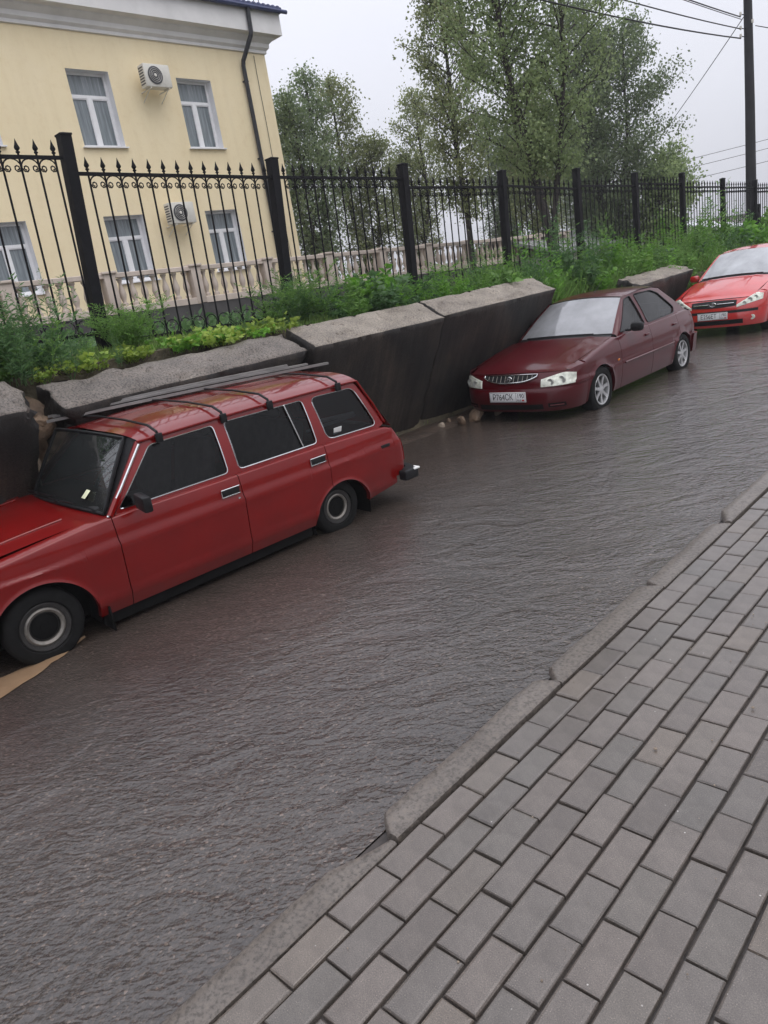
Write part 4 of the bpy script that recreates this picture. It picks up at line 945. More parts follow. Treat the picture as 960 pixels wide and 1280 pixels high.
# far tree belts on the valley side
def belt(name, x0, y0, x1, y1, h, n, mat, z0):
    t_ = rng.random(n); cen = np.stack([x0 + (x1 - x0) * t_ + rng.normal(size=n) * 5, y0 + (y1 - y0) * t_ + rng.normal(size=n) * 5, np.zeros(n)], 1)
    top = np.array([h * (0.75 + 0.5 * nz1(a * 0.05, 3, 1) + 0.3 * nz1(a * .2, 1, 1)) for a in cen[:, 1] + cen[:, 0]])
    cen[:, 2] = z0 + top * np.sqrt(rng.random(n)); s_ = rng.uniform(0.6, 1.4, n)
    tag(link(name, leaf_mesh(name, cen, s_, s_ * .8, mat=MAT[mat])), kind='stuff')
belt('distant_woodland', -75, 85, -10, 150, 6.5, 9000, 'leaf_b', -3)
belt('distant_woodland', -60, 52, -28, 60, 4.5, 4500, 'leaf_a', -2)

# ---- weeds
def weed_meshes(kind, seed):
    r_ = random.Random(seed); b = MB(); cen, dirs, ln, wd = [], [], [], []
    def stem(p0, d, L_, r0=0.004, n=6):
        pts = []
        for i in range(n + 1):
            t = i / n; pts.append(p0 + d * L_ * t + Vector((nz1(seed, t * 2, p0.x * 9), nz1(seed + 3, t * 2, p0.y * 9), -0.10 * t * t)) * 0.12 * L_ * t)
        b.tube(pts, [r0 * (1 - .7 * i / n) for i in range(n + 1)], 3, False); return pts
    if kind == 'tall':         # mugwort-like stems with narrow leaves
        for s_ in range(7):
            d = Vector((r_.uniform(-.28, .28), r_.uniform(-.28, .28), 1)).normalized(); L_ = r_.uniform(0.55, 1.0)
            P_ = stem(Vector((r_.uniform(-.1, .1), r_.uniform(-.1, .1), 0)), d, L_)
            for k in range(46):
                t = r_.uniform(0.10, 1.0); i = min(5, int(t * 6)); p = P_[i].lerp(P_[i + 1], t * 6 - i); a = r_.uniform(0, 6.28)
                cen.append(p); dirs.append((math.cos(a), math.sin(a), r_.uniform(0.0, 0.9))); l_ = r_.uniform(0.06, 0.13) * (1.15 - .6 * t); ln.append(l_); wd.append(l_ * 0.22)
    elif kind == 'feather':    # fine ferny plant
        for s_ in range(6):
            a0 = r_.uniform(0, 6.28); d = Vector((math.cos(a0) * .55, math.sin(a0) * .55, 1)).normalized(); L_ = r_.uniform(0.35, 0.75)
            P_ = stem(Vector((0, 0, 0)), d, L_)
            for k in range(9):
                t = r_.uniform(.25, 1); i = min(5, int(t * 6)); p = P_[i].lerp(P_[i + 1], t * 6 - i); a = r_.uniform(0, 6.28)
                d2 = Vector((math.cos(a), math.sin(a), r_.uniform(.1, .7))).normalized(); l2 = r_.uniform(.10, .22)
                b.tube([p, p + d2 * l2], [0.002, 0.001], 3, False)
                for q in range(14):
                    tt = r_.uniform(.1, 1); a3 = r_.uniform(0, 6.28); cen.append(p + d2 * l2 * tt); dirs.append((d2.x + math.cos(a3), d2.y + math.sin(a3), d2.z + r_.uniform(-.3, .5))); ln.append(r_.uniform(.02, .045)); wd.append(ln[-1] * .28)
    elif kind == 'broad':      # low bright broad-leaved plants
        for s_ in range(16):
            a = r_.uniform(0, 6.28); rr = r_.uniform(0.02, 0.16); d = Vector((math.cos(a) * .8, math.sin(a) * .8, r_.uniform(.5, 1.3))).normalized(); L_ = r_.uniform(0.08, 0.26)
            P_ = stem(Vector((math.cos(a) * rr, math.sin(a) * rr, 0)), d, L_, .003, 4)
            for k in range(6):
                t = r_.uniform(.3, 1); i = min(3, int(t * 4)); p = P_[i].lerp(P_[i + 1], t * 4 - i); a = r_.uniform(0, 6.28)
                cen.append(p); dirs.append((math.cos(a), math.sin(a), r_.uniform(-.1, .5))); l_ = r_.uniform(0.045, 0.095); ln.append(l_); wd.append(l_ * 0.75)
    elif kind == 'bush':       # leafy fresh shrub
        for s_ in range(14):
            a = r_.uniform(0, 6.28); d = Vector((math.cos(a) * .6, math.sin(a) * .6, r_.uniform(.6, 1.4))).normalized(); L_ = r_.uniform(0.25, 0.7)
            P_ = stem(Vector((0, 0, 0)), d, L_, .005)
            for k in range(26):
                t = r_.uniform(.2, 1); i = min(5, int(t * 6)); p = P_[i].lerp(P_[i + 1], t * 6 - i); a = r_.uniform(0, 6.28)
                cen.append(p); dirs.append((math.cos(a), math.sin(a), r_.uniform(-.3, .8))); l_ = r_.uniform(0.06, 0.13); ln.append(l_); wd.append(l_ * 0.55)
    st_ = b.mesh('stem', True, 180)
    return st_, leaf_mesh('leaves', np.array([tuple(c) for c in cen]), np.array(ln), np.array(wd), np.array(dirs))
WM = {}
for kind, mats in (('tall', ('weed', 'weed_dark', 'weed_fresh')), ('feather', ('weed', 'weed_dark', 'weed_fresh')), ('broad', ('weed_bright', 'weed_fresh')), ('bush', ('weed_fresh', 'weed', 'weed_dark'))):
    for mt in mats:
        for v_ in range(3):
            s_, l_ = weed_meshes(kind, v_ * 7 + hash(kind) % 1 + len(kind)); s_.materials.append(MAT[mt]); l_.materials.append(MAT[mt]); WM[(kind, mt, v_)] = (s_, l_)
KW = dict(tall='narrow leaved upright weed', feather='fine feathery weed', broad='low broad leaved plant', bush='bushy leafy weed')
CW = dict(weed='mid green', weed_dark='dark green', weed_fresh='fresh bright green', weed_bright='yellow green')
def plant(kind, mt, x, y, sc, label, group, z=None, name='weed'):
    label = CW[mt] + ' ' + KW[kind] + ' ' + label
    v_ = random.randrange(3); r_ = empty(name, (x, y, (ground_z(x, y) if z is None else z) - 0.02), (0, 0, random.uniform(0, 6.28))); r_.scale = (sc, sc, sc * random.uniform(.9, 1.1))
    tag(r_, label, 'plant', group); link('stem', WM[(kind, mt, v_)][0], None, r_); link('leaves', WM[(kind, mt, v_)][1], None, r_)
rp = random.Random(5)
# left end: dark ferny weeds
for i in range(26):
    plant(rp.choice(('feather', 'tall', 'feather', 'bush')), rp.choice(('weed_dark', 'weed_dark', 'weed')), rp.uniform(-6.9, -6.15), rp.uniform(1.45, 2.75), rp.uniform(.6, 1.0), 'in the thicket at the left wall end', 'weeds at the left end of the bank', z=1.62 + rp.uniform(-.05, .1))
for i in range(5):
    plant('tall', 'weed_dark', rp.uniform(-6.5, -6.2), rp.uniform(1.75, 2.25), rp.uniform(.9, 1.15), 'in the thicket at the left wall end', 'weeds at the left end of the bank', z=1.66)
for i in range(11):
    plant('feather', 'weed', rp.uniform(-7.05, -6.75), rp.uniform(3.3, 3.95), rp.uniform(.65, .95), 'at the foot of the leftmost fence post', 'weeds at the second fence post', z=1.70)
for i in range(20):
    y = rp.choice((rp.gauss(2.9, .22), rp.gauss(4.3, .35), rp.uniform(2.5, 5.2))); plant('broad', rp.choice(('weed_bright', 'weed_bright', 'weed_fresh')), rp.uniform(-6.75, -6.25), y, rp.uniform(.45, 1.05), 'along the back edge of the long wall section', 'low bright plants along the wall top', z=1.64)
for i in range(16):
    plant('feather', rp.choice(('weed', 'weed_dark')), rp.uniform(-7.15, -6.7), rp.uniform(5.5, 6.3), rp.uniform(.7, 1.15), 'round the fence post beside the building corner', 'weeds at the third fence post', z=1.62)
for i in range(30):
    y = rp.uniform(6.2, 9.6); plant(rp.choice(('bush', 'bush', 'tall', 'feather')), rp.choice(('weed_fresh', 'weed', 'weed_dark')), rp.uniform(-7.15, -6.3), y, rp.uniform(.5, 1.15), 'between the fence and the middle wall sections', 'weeds behind the middle wall sections', z=1.52 - 0.02 * (y - 6))
for i in range(5):
    plant('bush', 'weed_fresh', rp.uniform(-6.9, -6.6), rp.uniform(6.55, 7.1), rp.uniform(.8, 1.0), 'in front of the balustrade', 'bright bushes behind the wall', z=1.56)
for i in range(6):
    plant(rp.choice(('tall', 'feather')), rp.choice(('weed', 'weed_fresh', 'weed_dark')), rp.uniform(-6.6, -6.3), rp.uniform(2.7, 5.4), rp.uniform(.28, .5), 'by the long wall section', 'ragged weeds along the wall top', z=1.64)
# dense weeds on the far bank
for i in range(95):
    y = rp.uniform(9.4, 19); x = rp.uniform(-7.2, -6.25); plant(rp.choice(('tall', 'tall', 'bush', 'feather')), rp.choice(('weed', 'weed', 'weed_dark', 'weed_fresh', 'weed_fresh')), x, y, rp.choice((rp.uniform(.6, 1.0), rp.uniform(1.0, 1.55))), 'on the dense bank behind the maroon sedan', 'tall weeds on the far bank')
for i in range(45):
    y = rp.uniform(19, 29); x = rp.uniform(-7.4, -5.9); plant(rp.choice(('bush', 'tall', 'bush')), rp.choice(('weed', 'weed_dark', 'weed_fresh')), x, y, rp.uniform(1.0, 1.9), 'on the bank behind the bright red hatchback', 'weeds on the bank by the hatchback')
# ground cover
def grass(name, x0, x1, y0, y1, n, h, mat, zf=None, spread=1.0):
    x = rng.uniform(x0, x1, n); y = rng.uniform(y0, y1, n); z = np.array([zf(a, b_) if zf else ground_z(a, b_) for a, b_ in zip(x, y)]) - 0.02
    d = rng.normal(size=(n, 3)) * 0.45 * spread; d[:, 2] = 1; l_ = h * rng.uniform(.5, 1.25, n)
    tag(link(name, leaf_mesh(name, np.stack([x, y, z], 1), l_, np.full(n, 0.012) + 0.004 * rng.random(n), d, fold=.3, mat=MAT[mat])), kind='stuff')
grass('grass', -7.4, -6.25, 0.8, 9.6, 9000, 0.10, 'grass')
grass('grass', -7.5, -6.15, 9.4, 30, 26000, 0.34, 'grass')
grass('undergrowth', -7.3, -6.2, 9.4, 30, 9000, 0.55, 'weed')
def lowleaf(name, x0, x1, y0, y1, n, zlo, zhi, mat, s0=.05):
    x = rng.uniform(x0, x1, n); y = rng.uniform(y0, y1, n); z = np.array([ground_z(a, b_) for a, b_ in zip(x, y)]) + rng.uniform(zlo, zhi, n)
    l_ = s0 * rng.uniform(.6, 1.4, n); tag(link(name, leaf_mesh(name, np.stack([x, y, z], 1), l_, l_ * .5, mat=MAT[mat])), kind='stuff')
lowleaf('undergrowth', -7.2, -6.2, 9.5, 20, 16000, 0.0, 0.40, 'weed', .06)
lowleaf('undergrowth', -7.5, -5.9, 19, 30, 12000, 0.0, 0.7, 'weed_dark', .08)
lowleaf('ground_cover', -14.0, -7.4, -4, 32, 26000, 0.0, 0.22, 'weed_dark', .10)

# ================================================================== CARS
def roundpoly(pts, r, n=4):
    out = []; m = len(pts)
    for i in range(m):
        p0, p1, p2 = Vector(pts[i - 1]), Vector(pts[i]), Vector(pts[(i + 1) % m])
        a, b_ = (p0 - p1), (p2 - p1); rr = min(r, a.length * .45, b_.length * .45); a.normalize(); b_.normalize()
        s_, e_ = p1 + a * rr, p1 + b_ * rr
        for k in range(n + 1):
            t = k / n; out.append(tuple((s_ * (1 - t) ** 2 + p1 * 2 * t * (1 - t) + e_ * t * t)))
    return out
def densify(pts, step=0.06):
    out = []; m = len(pts)
    for i in range(m):
        a, b_ = Vector(pts[i]), Vector(pts[(i + 1) % m]); n = max(1, int((b_ - a).length / step))
        for k in range(n): out.append(tuple(a.lerp(b_, k / n)))
    return out
def polyfill(loops):
    bm = bmesh.new()
    for lp in loops:
        vs = [bm.verts.new((p[0], p[1], 0)) for p in lp]
        for i in range(len(vs)): bm.edges.new((vs[i], vs[(i + 1) % len(vs)]))
    bmesh.ops.triangle_fill(bm, edges=bm.edges[:], use_beauty=True, use_dissolve=False, normal=(0, 0, 1))
    bm.verts.index_update(); v = [(q.co.x, q.co.y) for q in bm.verts]; f = []
    for fc in bm.faces:
        ids = [q.index for q in fc.verts]
        if fc.normal.z < 0: ids.reverse()
        f.append(tuple(ids))
    bm.free(); return v, f

class Car:
    def __init__(s, sp, name, label, loc, rot):
        s.sp = sp; s.root = empty(name, loc, rot); tag(s.root, label, 'car', 'cars caught under the toppled wall and parked behind it' if False else None)
        s.P = sp['paint']
    # ---- side surface
    def plan(s, u): return sinterp(s.sp['plan'], u)
    def W(s, u, z, flare=True):
        sp = s.sp; w = s.plan(u) + sinterp(sp['dz'], z)
        if flare:
            for (uc, zc, Rr, amp, *fw) in sp['arches']:
                d = math.hypot(u - uc, z - zc); e = (d - Rr) / (fw[0] if fw else 0.085)
                if -0.3 <= e < 1: w += amp * (1 - max(e, 0)) ** 2 * smooth01((z - 0.12) / 0.1)
        return w
    def zbot(s, u):
        z = interp(s.sp['sill'], u)
        for (uc, zc, Rr, amp, *fw) in s.sp['arches']:
            if abs(u - uc) < Rr: z = max(z, zc + math.sqrt(Rr * Rr - (u - uc) ** 2))
        return z
    def cols(s, u0, u1, step=0.05):
        us = set(linspace(u0, u1, max(2, int((u1 - u0) / step) + 1)))
        for (uc, zc, Rr, amp, *fw) in s.sp['arches']:
            for k in range(0, 33):
                u = uc - Rr * math.cos(math.pi * k / 32)
                if u0 + 1e-3 < u < u1 - 1e-3: us.add(u)
            for q in (uc - Rr - 0.002, uc + Rr + 0.002):
                if u0 < q < u1: us.add(q)
        us = sorted(us); o = [us[0]]
        for u in us[1:]:
            if u - o[-1] > 0.0015: o.append(u)
        o[-1] = us[-1]; return o
    def seam(s, u):
        """inner upper edge of the side panel at u -> (w,z) or None"""
        sp = s.sp
        for u0, u1, fn in sp['seams']:
            if u0 <= u <= u1: return fn(s, u)
        return (s.W(u, s.ztop(u), False) - 0.03, s.ztop(u) + 0.014)
    def ztop(s, u): return sinterp(s.sp['top'], u)
    def side_panel(s, name, u0, u1, sg, mat=None, rows=18, top=None, parent=None):
        us = s.cols(u0, u1); G = []
        for u in us:
            zb = s.zbot(u); zt = s.ztop(u) if top is None else top; zt = max(zt, zb + 0.02); c = []
            for k in range(rows + 1):
                z = lerp(zb, zt, k / rows); c.append((s.W(u, z), u, z))
            if top is None:
                wi, zi = s.seam(u); w0 = c[-1][0]
                for k in range(1, 6):
                    a = math.pi / 2 * k / 5; c.append((wi + (w0 - wi) * math.cos(a), u, zt + (zi - zt) * math.sin(a)))
            G.append(c)
        b = MB(); b.grid(G); n, m = len(G), len(G[0])
        fl = lambda p, d: (p[0] - d, p[1], p[2])
        # return flanges
        bot = [g[0] for g in G]; b.grid([bot, [fl((p[0], p[1], p[2] + 0.002), 0.045) for p in bot]])
        for gi in (0, n - 1):
            e = G[gi]; b.grid([e, [fl(p, 0.022) for p in e]] if gi == n - 1 else [[fl(p, 0.022) for p in e], e])
        if sg < 0: b.v = [(-x, y, z) for x, y, z in b.v]
        else: b.f = [tuple(reversed(f)) for f in b.f]
        return b.build(name, mat or s.P, parent or s.root, angle=50)
    # ---- wrapped ends
    def F(s, ph, z, end='front', off=0.0):
        e = s.sp[end]; n = e.get('n', 2.6); sn, cs = math.sin(ph), abs(math.cos(ph))
        c = cs ** (2 / n); sg = 1 if sn >= 0 else -1; sw = abs(sn) ** (2 / n)
        uA, u0 = e['uA'], sinterp(e['u0'], z); w = s.W(uA, z, False) + off
        u = uA + (u0 - uA) * c; u += (-off if end == 'front' else off) * c
        return (w * sg * sw, u, z)
    def phi_for_w(s, w, z, end='front'):
        e = s.sp[end]; n = e.get('n', 2.6); r = min(1, abs(w) / s.W(e['uA'], z, False)); return math.copysign(math.asin(r ** (n / 2)), w)
    def end_band(s, name, z0, z1, end='front', mat=None, ph0=-90, ph1=90, nz_=8, nph=41, off=0.0, parent=None, lip=0.0):
        """z0,z1: number or function of phi"""
        G = []
        for k in range(nz_ + 1):
            r = []
            for ph in linspace(R(ph0), R(ph1), nph):
                a = z0(ph) if callable(z0) else z0; b_ = z1(ph) if callable(z1) else z1
                r.append(s.F(ph, lerp(a, b_, k / nz_), end, off))
            G.append(r)
        if end == 'rear': G = G[::-1]
        b = MB().grid(G)
        if lip:
            for row, rev in ((G[0], False), (G[-1], True)):
                inn = []
                for p in row:
                    q = Vector((p[0], p[1], 0)); cen = Vector((0, s.sp[end]['uA'], 0)); d = (cen - q).normalized() * lip; inn.append((p[0] + d.x, p[1] + d.y, p[2]))
                b.grid([row, inn] if rev else [inn, row])
            for ci in (0, -1):
                col = [r[ci] for r in G]; inn = []
                for p in col:
                    q = Vector((p[0], p[1], 0)); d = (Vector((0, s.sp[end]['uA'], 0)) - q).normalized() * lip; inn.append((p[0] + d.x, p[1] + d.y, p[2]))
                b.grid([inn, col])
        return b.build(name, mat or s.P, parent or s.root, angle=40)
    def patch(s, name, wl, wr, zl, zh, end='front', off=0.006, mat=None, parent=None, n=14, m=6, lip=0.02):
        """lens/grille patch bounded by w (as fn of t in 0..1 vertical) and z (as fn of t horizontal)"""
        G = []
        for j in range(m + 1):
            r = []
            for i in range(n + 1):
                t = i / n; z = lerp(zl(t), zh(t), j / m); w = lerp(wl, wr, t); r.append(s.F(s.phi_for_w(w, z, end), z, end, off))
            G.append(r)
        b = MB(); b.grid(G)
        if lip:
            cen = Vector((0, s.sp[end]['uA'], 0))
            per = G[0] + [r[-1] for r in G[1:]] + G[-1][::-1][1:] + [r[0] for r in G[::-1][1:]]
            inn = []
            for p in per:
                d = (cen - Vector((p[0], p[1], 0))).normalized() * lip; inn.append((p[0] + d.x, p[1] + d.y, p[2]))
            b.grid([per, inn])
        if wl > wr: b.f = [tuple(reversed(f)) for f in b.f]
        return b.build(name, mat, parent or s.root, angle=40)
    # ---- greenhouse
    def roofw(s, u): return sinterp(s.sp['roofw'], u)
    def gut(s, u): return sinterp(s.sp['gutter'], u)
    def wG(s, u, z):
        zb = s.ztop(u); zt = s.gut(u); t = (z - zb) / max(0.05, zt - zb); w0 = s.W(u, zb, False) - 0.028; w1 = s.roofw(u)
        return lerp(w0, w1, t) + 0.012 * math.sin(max(0, min(1, t)) * math.pi)
    def greenhouse(s, sg, trim_mat, trim_r=0.006, glass_mat=None):
        sp = s.sp; out = densify(roundpoly(sp['gh_outline'], 0.03, 3)); holes = [densify(roundpoly(h[1], h[2] if len(h) > 2 else 0.04, 4), 0.05) for h in sp['windows']]
        v, f = polyfill([out] + holes); b = MB()
        b.add([(s.wG(u, z), u, z) for u, z in v], f)
        for lp, rev in [(out, False)] + [(h, True) for h in holes]:
            r0 = [(s.wG(u, z), u, z) for u, z in lp]; r0.append(r0[0]); r1 = [(x - 0.028, y, z) for x, y, z in r0]
            b.grid([r0, r1] if rev else [r1, r0])
        # roughly orient: outward +x
        def fix(b):
            if sg < 0: b.v = [(-x, y, z) for x, y, z in b.v]; b.f = [tuple(reversed(q)) for q in b.f]
        # orientation of the fill: ensure normals point outward
        ff = []
        for q in b.f:
            ff.append(q)
        b.f = ff; fix(b)
        fr_ = b.build('side_frame', s.P, s.root, angle=30)
        for h, lp in zip(sp['windows'], holes):
            vv, fw = polyfill([lp]); w = MB(); w.add([(s.wG(u, z) - 0.012, u, z) for u, z in vv], fw); fix(w)
            g = w.build('side_window', glass_mat or MAT['glass_dark'], s.root, smooth=True, angle=180)
            t_ = MB(); ring = [(s.wG(u, z) + 0.001, u, z) for u, z in lp]; ring.append(ring[0]); t_.tube(ring, trim_r, 4, False); fix(t_); t_.build('window_trim', trim_mat, g)
        return fr_
    def wheel(s, uc, w, zc, r, rim_r, style, sg, name='wheel', steer=0.0, width=0.165):
        b = MB(); hw = width / 2
        prof = [(rim_r, hw * .8), (rim_r + 0.012, hw), (r - 0.035, hw * 1.02), (r - 0.012, hw * .9), (r, hw * .62), (r, -hw * .62), (r - 0.012, -hw * .9), (r - 0.035, -hw), (rim_r, -hw), (rim_r * .9, -hw * .6), (rim_r * 0.9, hw * .3), (rim_r, hw * .8)]
        b.lathe(prof, 40, 'x'); o = b.build(name, MAT['rubber'], s.root, loc=(w * sg, uc, zc), rot=(0, 0, (0 if sg > 0 else math.pi) + steer), angle=40)
        k = MB()
        if style == 'steel':
            k.lathe([(rim_r + 0.004, hw * .83), (rim_r - 0.004, hw * .92), (rim_r - 0.028, hw * .86), (rim_r - 0.034, hw * .55), (rim_r * .70, hw * .30), (rim_r * .55, hw * .52), (rim_r * .34, hw * .62), (rim_r * .30, hw * .40), (0.001, hw * .40)], 40, 'x'); k.build('rim', MAT['rimdark'], o, angle=45)
            tr_ = MB(); tr_.tube([(hw * .62, rim_r * .72 * math.cos(a), rim_r * .72 * math.sin(a)) for a in linspace(0, 2 * math.pi, 41)], rim_r * 0.12, 6, False); tr_.build('trim_ring', MAT['rim'], o)
            kk = MB()
            kk.lathe([(rim_r * .54, hw * .55), (rim_r * .50, hw * .60), (rim_r * .33, hw * .66), (0.03, hw * .68), (0.028, hw * .74), (0.001, hw * .75)], 24, 'x'); kk.build('hub', MAT['dark'], o)
        else:
            k.lathe([(rim_r + 0.004, hw * .83), (rim_r - 0.004, hw * .93), (rim_r - 0.02, hw * .88), (rim_r - 0.03, hw * .2)], 40, 'x')
            k.lathe([(0.055, hw * .35), (0.052, hw * .78), (0.03, hw * .84), (0.001, hw * .85)], 16, 'x')
            ns = 7
            for i in range(ns):
                a = 2 * math.pi * i / ns + 0.2; c_, s__ = math.cos(a), math.sin(a); px, pz = -s__, c_
                q = []
                for rr, ww, d in ((0.04, 0.022, .80), (rim_r * .6, 0.017, .74), (rim_r - .012, 0.024, .82)):
                    for sw, dd in ((-1, 0), (1, 0), (1, -.25), (-1, -.25)):
                        q.append((hw * (d + dd), rr * c_ + sw * ww * px, rr * s__ + sw * ww * pz))
                fq = []
                for j in range(2):
                    for t in range(4): fq.append((j * 4 + t, j * 4 + (t + 1) % 4, j * 4 + 4 + (t + 1) % 4, j * 4 + 4 + t))
                k.add(q, fq)
            k.build('rim', MAT['alloy'], o, angle=35)
            d_ = MB().lathe([(rim_r * .95, hw * .25), (0.001, hw * .25)], 24, 'x'); d_.build('brake_disc', MAT['dark'], o)
        return o
    def underbody(s):
        sp = s.sp; hw = sp['hwin']; u0, u1 = sp['ends']
        fl = sp['floor']; b = MB()
        for a_, b_, zt_ in ((u0 + 0.22, 0.45, sp['top'][1][1] - 0.10), (0.45, u1 - 0.45, sp['beltz'] - 0.22), (u1 - 0.45, u1 - 0.16, sp['beltz'] - 0.24)):
            b.box((0, (a_ + b_) / 2, (fl + zt_) / 2), (hw * 2 * 0.72, b_ - a_ - 0.002, zt_ - fl), 0.0)
        b.build('underbody', MAT['dark'], s.root)
        for (uc, zc, Rr, amp, *fw) in sp['arches']:
            for sg in (1, -1):
                l_ = MB(); G = []
                for k in range(25):
                    a = math.pi * (k / 24) * 1.16 - 0.08 * math.pi; r_ = Rr + 0.004
                    G.append([((hw - 0.055) * sg if q else hw * 0.62 * sg, uc + r_ * math.cos(a), zc + r_ * math.sin(a)) for q in (0, 1)])
                l_.grid(G); l_.build('wheel_arch_liner', MAT['dark'], s.root)
    def seats(s, uf, ur, zs, w=0.34, mat=None):
        for c in (w, -w):
            q = MB().box((c, uf + 0.02, zs), (0.46, 0.48, 0.14), 0.05).box((c, uf + 0.29, zs + 0.30), (0.46, 0.13, 0.54), 0.05, Matrix.Rotation(R(-14), 3, 'X'))
            q.build('front_seat', mat or MAT['seat'], s.root)
            MB().box((c, uf + 0.40, zs + 0.63), (0.24, 0.09, 0.14), 0.035).build('headrest', mat or MAT['seat'], s.root)
        MB().box((0, ur, zs), (1.15, 0.46, 0.14), 0.05).box((0, ur + 0.27, zs + 0.26), (1.15, 0.13, 0.48), 0.05, Matrix.Rotation(R(-16), 3, 'X')).build('rear_seat', mat or MAT['seat'], s.root)
        st_ = MB(); c0 = Vector((w, uf - 0.42, zs + 0.33))
        st_.tube([c0 + Vector((0.17 * math.cos(a), 0.07 * math.sin(a), 0.16 * math.sin(a))) for a in linspace(0, 2 * math.pi, 25)], 0.013, 6, False)
        st_.tube([c0 + Vector((-.17, 0, 0)), c0 + Vector((.17, 0, 0))], 0.012, 5); st_.build('steering_wheel', MAT['black'], s.root)
    def surf(s, name, rows, mat, parent=None, flip=False, angle=40):
        b = MB().grid(rows)
        if flip: b.f = [tuple(reversed(f)) for f in b.f]
        return b.build(name, mat, parent or s.root, angle=angle)
    def top_grid(s, ea, eb, prof=None, crown=0.0, n=14, m=20, bulge=0.0):
        """surface between two cross-car edge functions ea(s), eb(s), s in -1..1"""
        G = []
        for i in range(n + 1):
            v = i / n; r = []
            for t in linspace(-1, 1, m + 1):
                a, b_ = Vector(ea(t)), Vector(eb(t)); p = a.lerp(b_, v); p.z += bulge * math.sin(math.pi * v) + crown * (1 - t * t) * math.sin(math.pi * v); r.append(tuple(p))
            G.append(r)
        return G

def text_part(txt, size, mat, parent, origin, xdir, up, name='lettering', thick=0.0006, xs=1.0):
    cu = bpy.data.curves.new(name, 'FONT'); cu.body = txt; cu.size = size; cu.extrude = thick; cu.align_x = 'CENTER'; cu.align_y = 'CENTER'
    o = bpy.data.objects.new(name, cu); COL.objects.link(o); dg = bpy.context.evaluated_depsgraph_get(); dg.update()
    me = bpy.data.meshes.new_from_object(o.evaluated_get(dg)); COL.objects.unlink(o); bpy.data.objects.remove(o); me.name = name
    xd, upv = Vector(xdir).normalized(), Vector(up).normalized(); nn = xd.cross(upv)
    me.transform(Matrix.Diagonal((xs, 1, 1, 1)))
    Mx = Matrix(((xd.x, upv.x, nn.x, origin[0]), (xd.y, upv.y, nn.y, origin[1]), (xd.z, upv.z, nn.z, origin[2]), (0, 0, 0, 1)))
    me.transform(Mx); me.materials.clear(); return link(name, me, mat, parent)
def plate(car, u, z, main, region, tilt=0.05):
    """front plate facing -y; viewer's right is car +x"""
    p = MB().box((0, u, z), (0.53, 0.012, 0.125), 0.004).build('number_plate', MAT['plate'], car.root)
    y = u - 0.0072; xd, up = (1, 0, 0), (0, 0, 1)
    rim = MB()
    for (a, b_) in (((-.258, -.055), (.258, -.055)), ((-.258, .055), (.258, .055)), ((-.258, -.055), (-.258, .055)), ((.258, -.055), (.258, .055)), ((.128, -.055), (.128, .055))):
        rim.tube([(a[0], y + 0.001, z + a[1]), (b_[0], y + 0.001, z + b_[1])], 0.0022, 4)
    rim.build('plate_border', MAT['ink'], p)
    text_part(main, 0.108, MAT['ink'], p, (-0.066, y, z - 0.002), xd, up, xs=0.80)
    text_part(region, 0.078, MAT['ink'], p, (0.193, y, z + 0.014), xd, up, xs=0.88)
    text_part('RUS', 0.032, MAT['ink'], p, (0.172, y, z - 0.037), xd, up)
    MB().box((0.228, y, z - 0.037), (0.034, 0.002, 0.018)).build('flag', MAT['amber'] if False else MAT['redlens'], p, smooth=False)
    return p
def h_emblem(car, u, z, sc, parent):
    e = MB(); e.tube([(sc * math.cos(a), u, z + sc * 0.56 * math.sin(a)) for a in linspace(0, 2 * math.pi, 25)], sc * 0.10, 5, False)
    for k in (-1, 1): e.tube([(k * sc * .36 - sc * .12, u, z - sc * .46), (k * sc * .36 + sc * .12, u, z + sc * .46)], sc * 0.12, 5)
    e.tube([(-sc * .36, u, z - sc * .06), (sc * .36, u, z + sc * .06)], sc * 0.10, 5)
    return e.build('emblem', MAT['chrome'], parent)

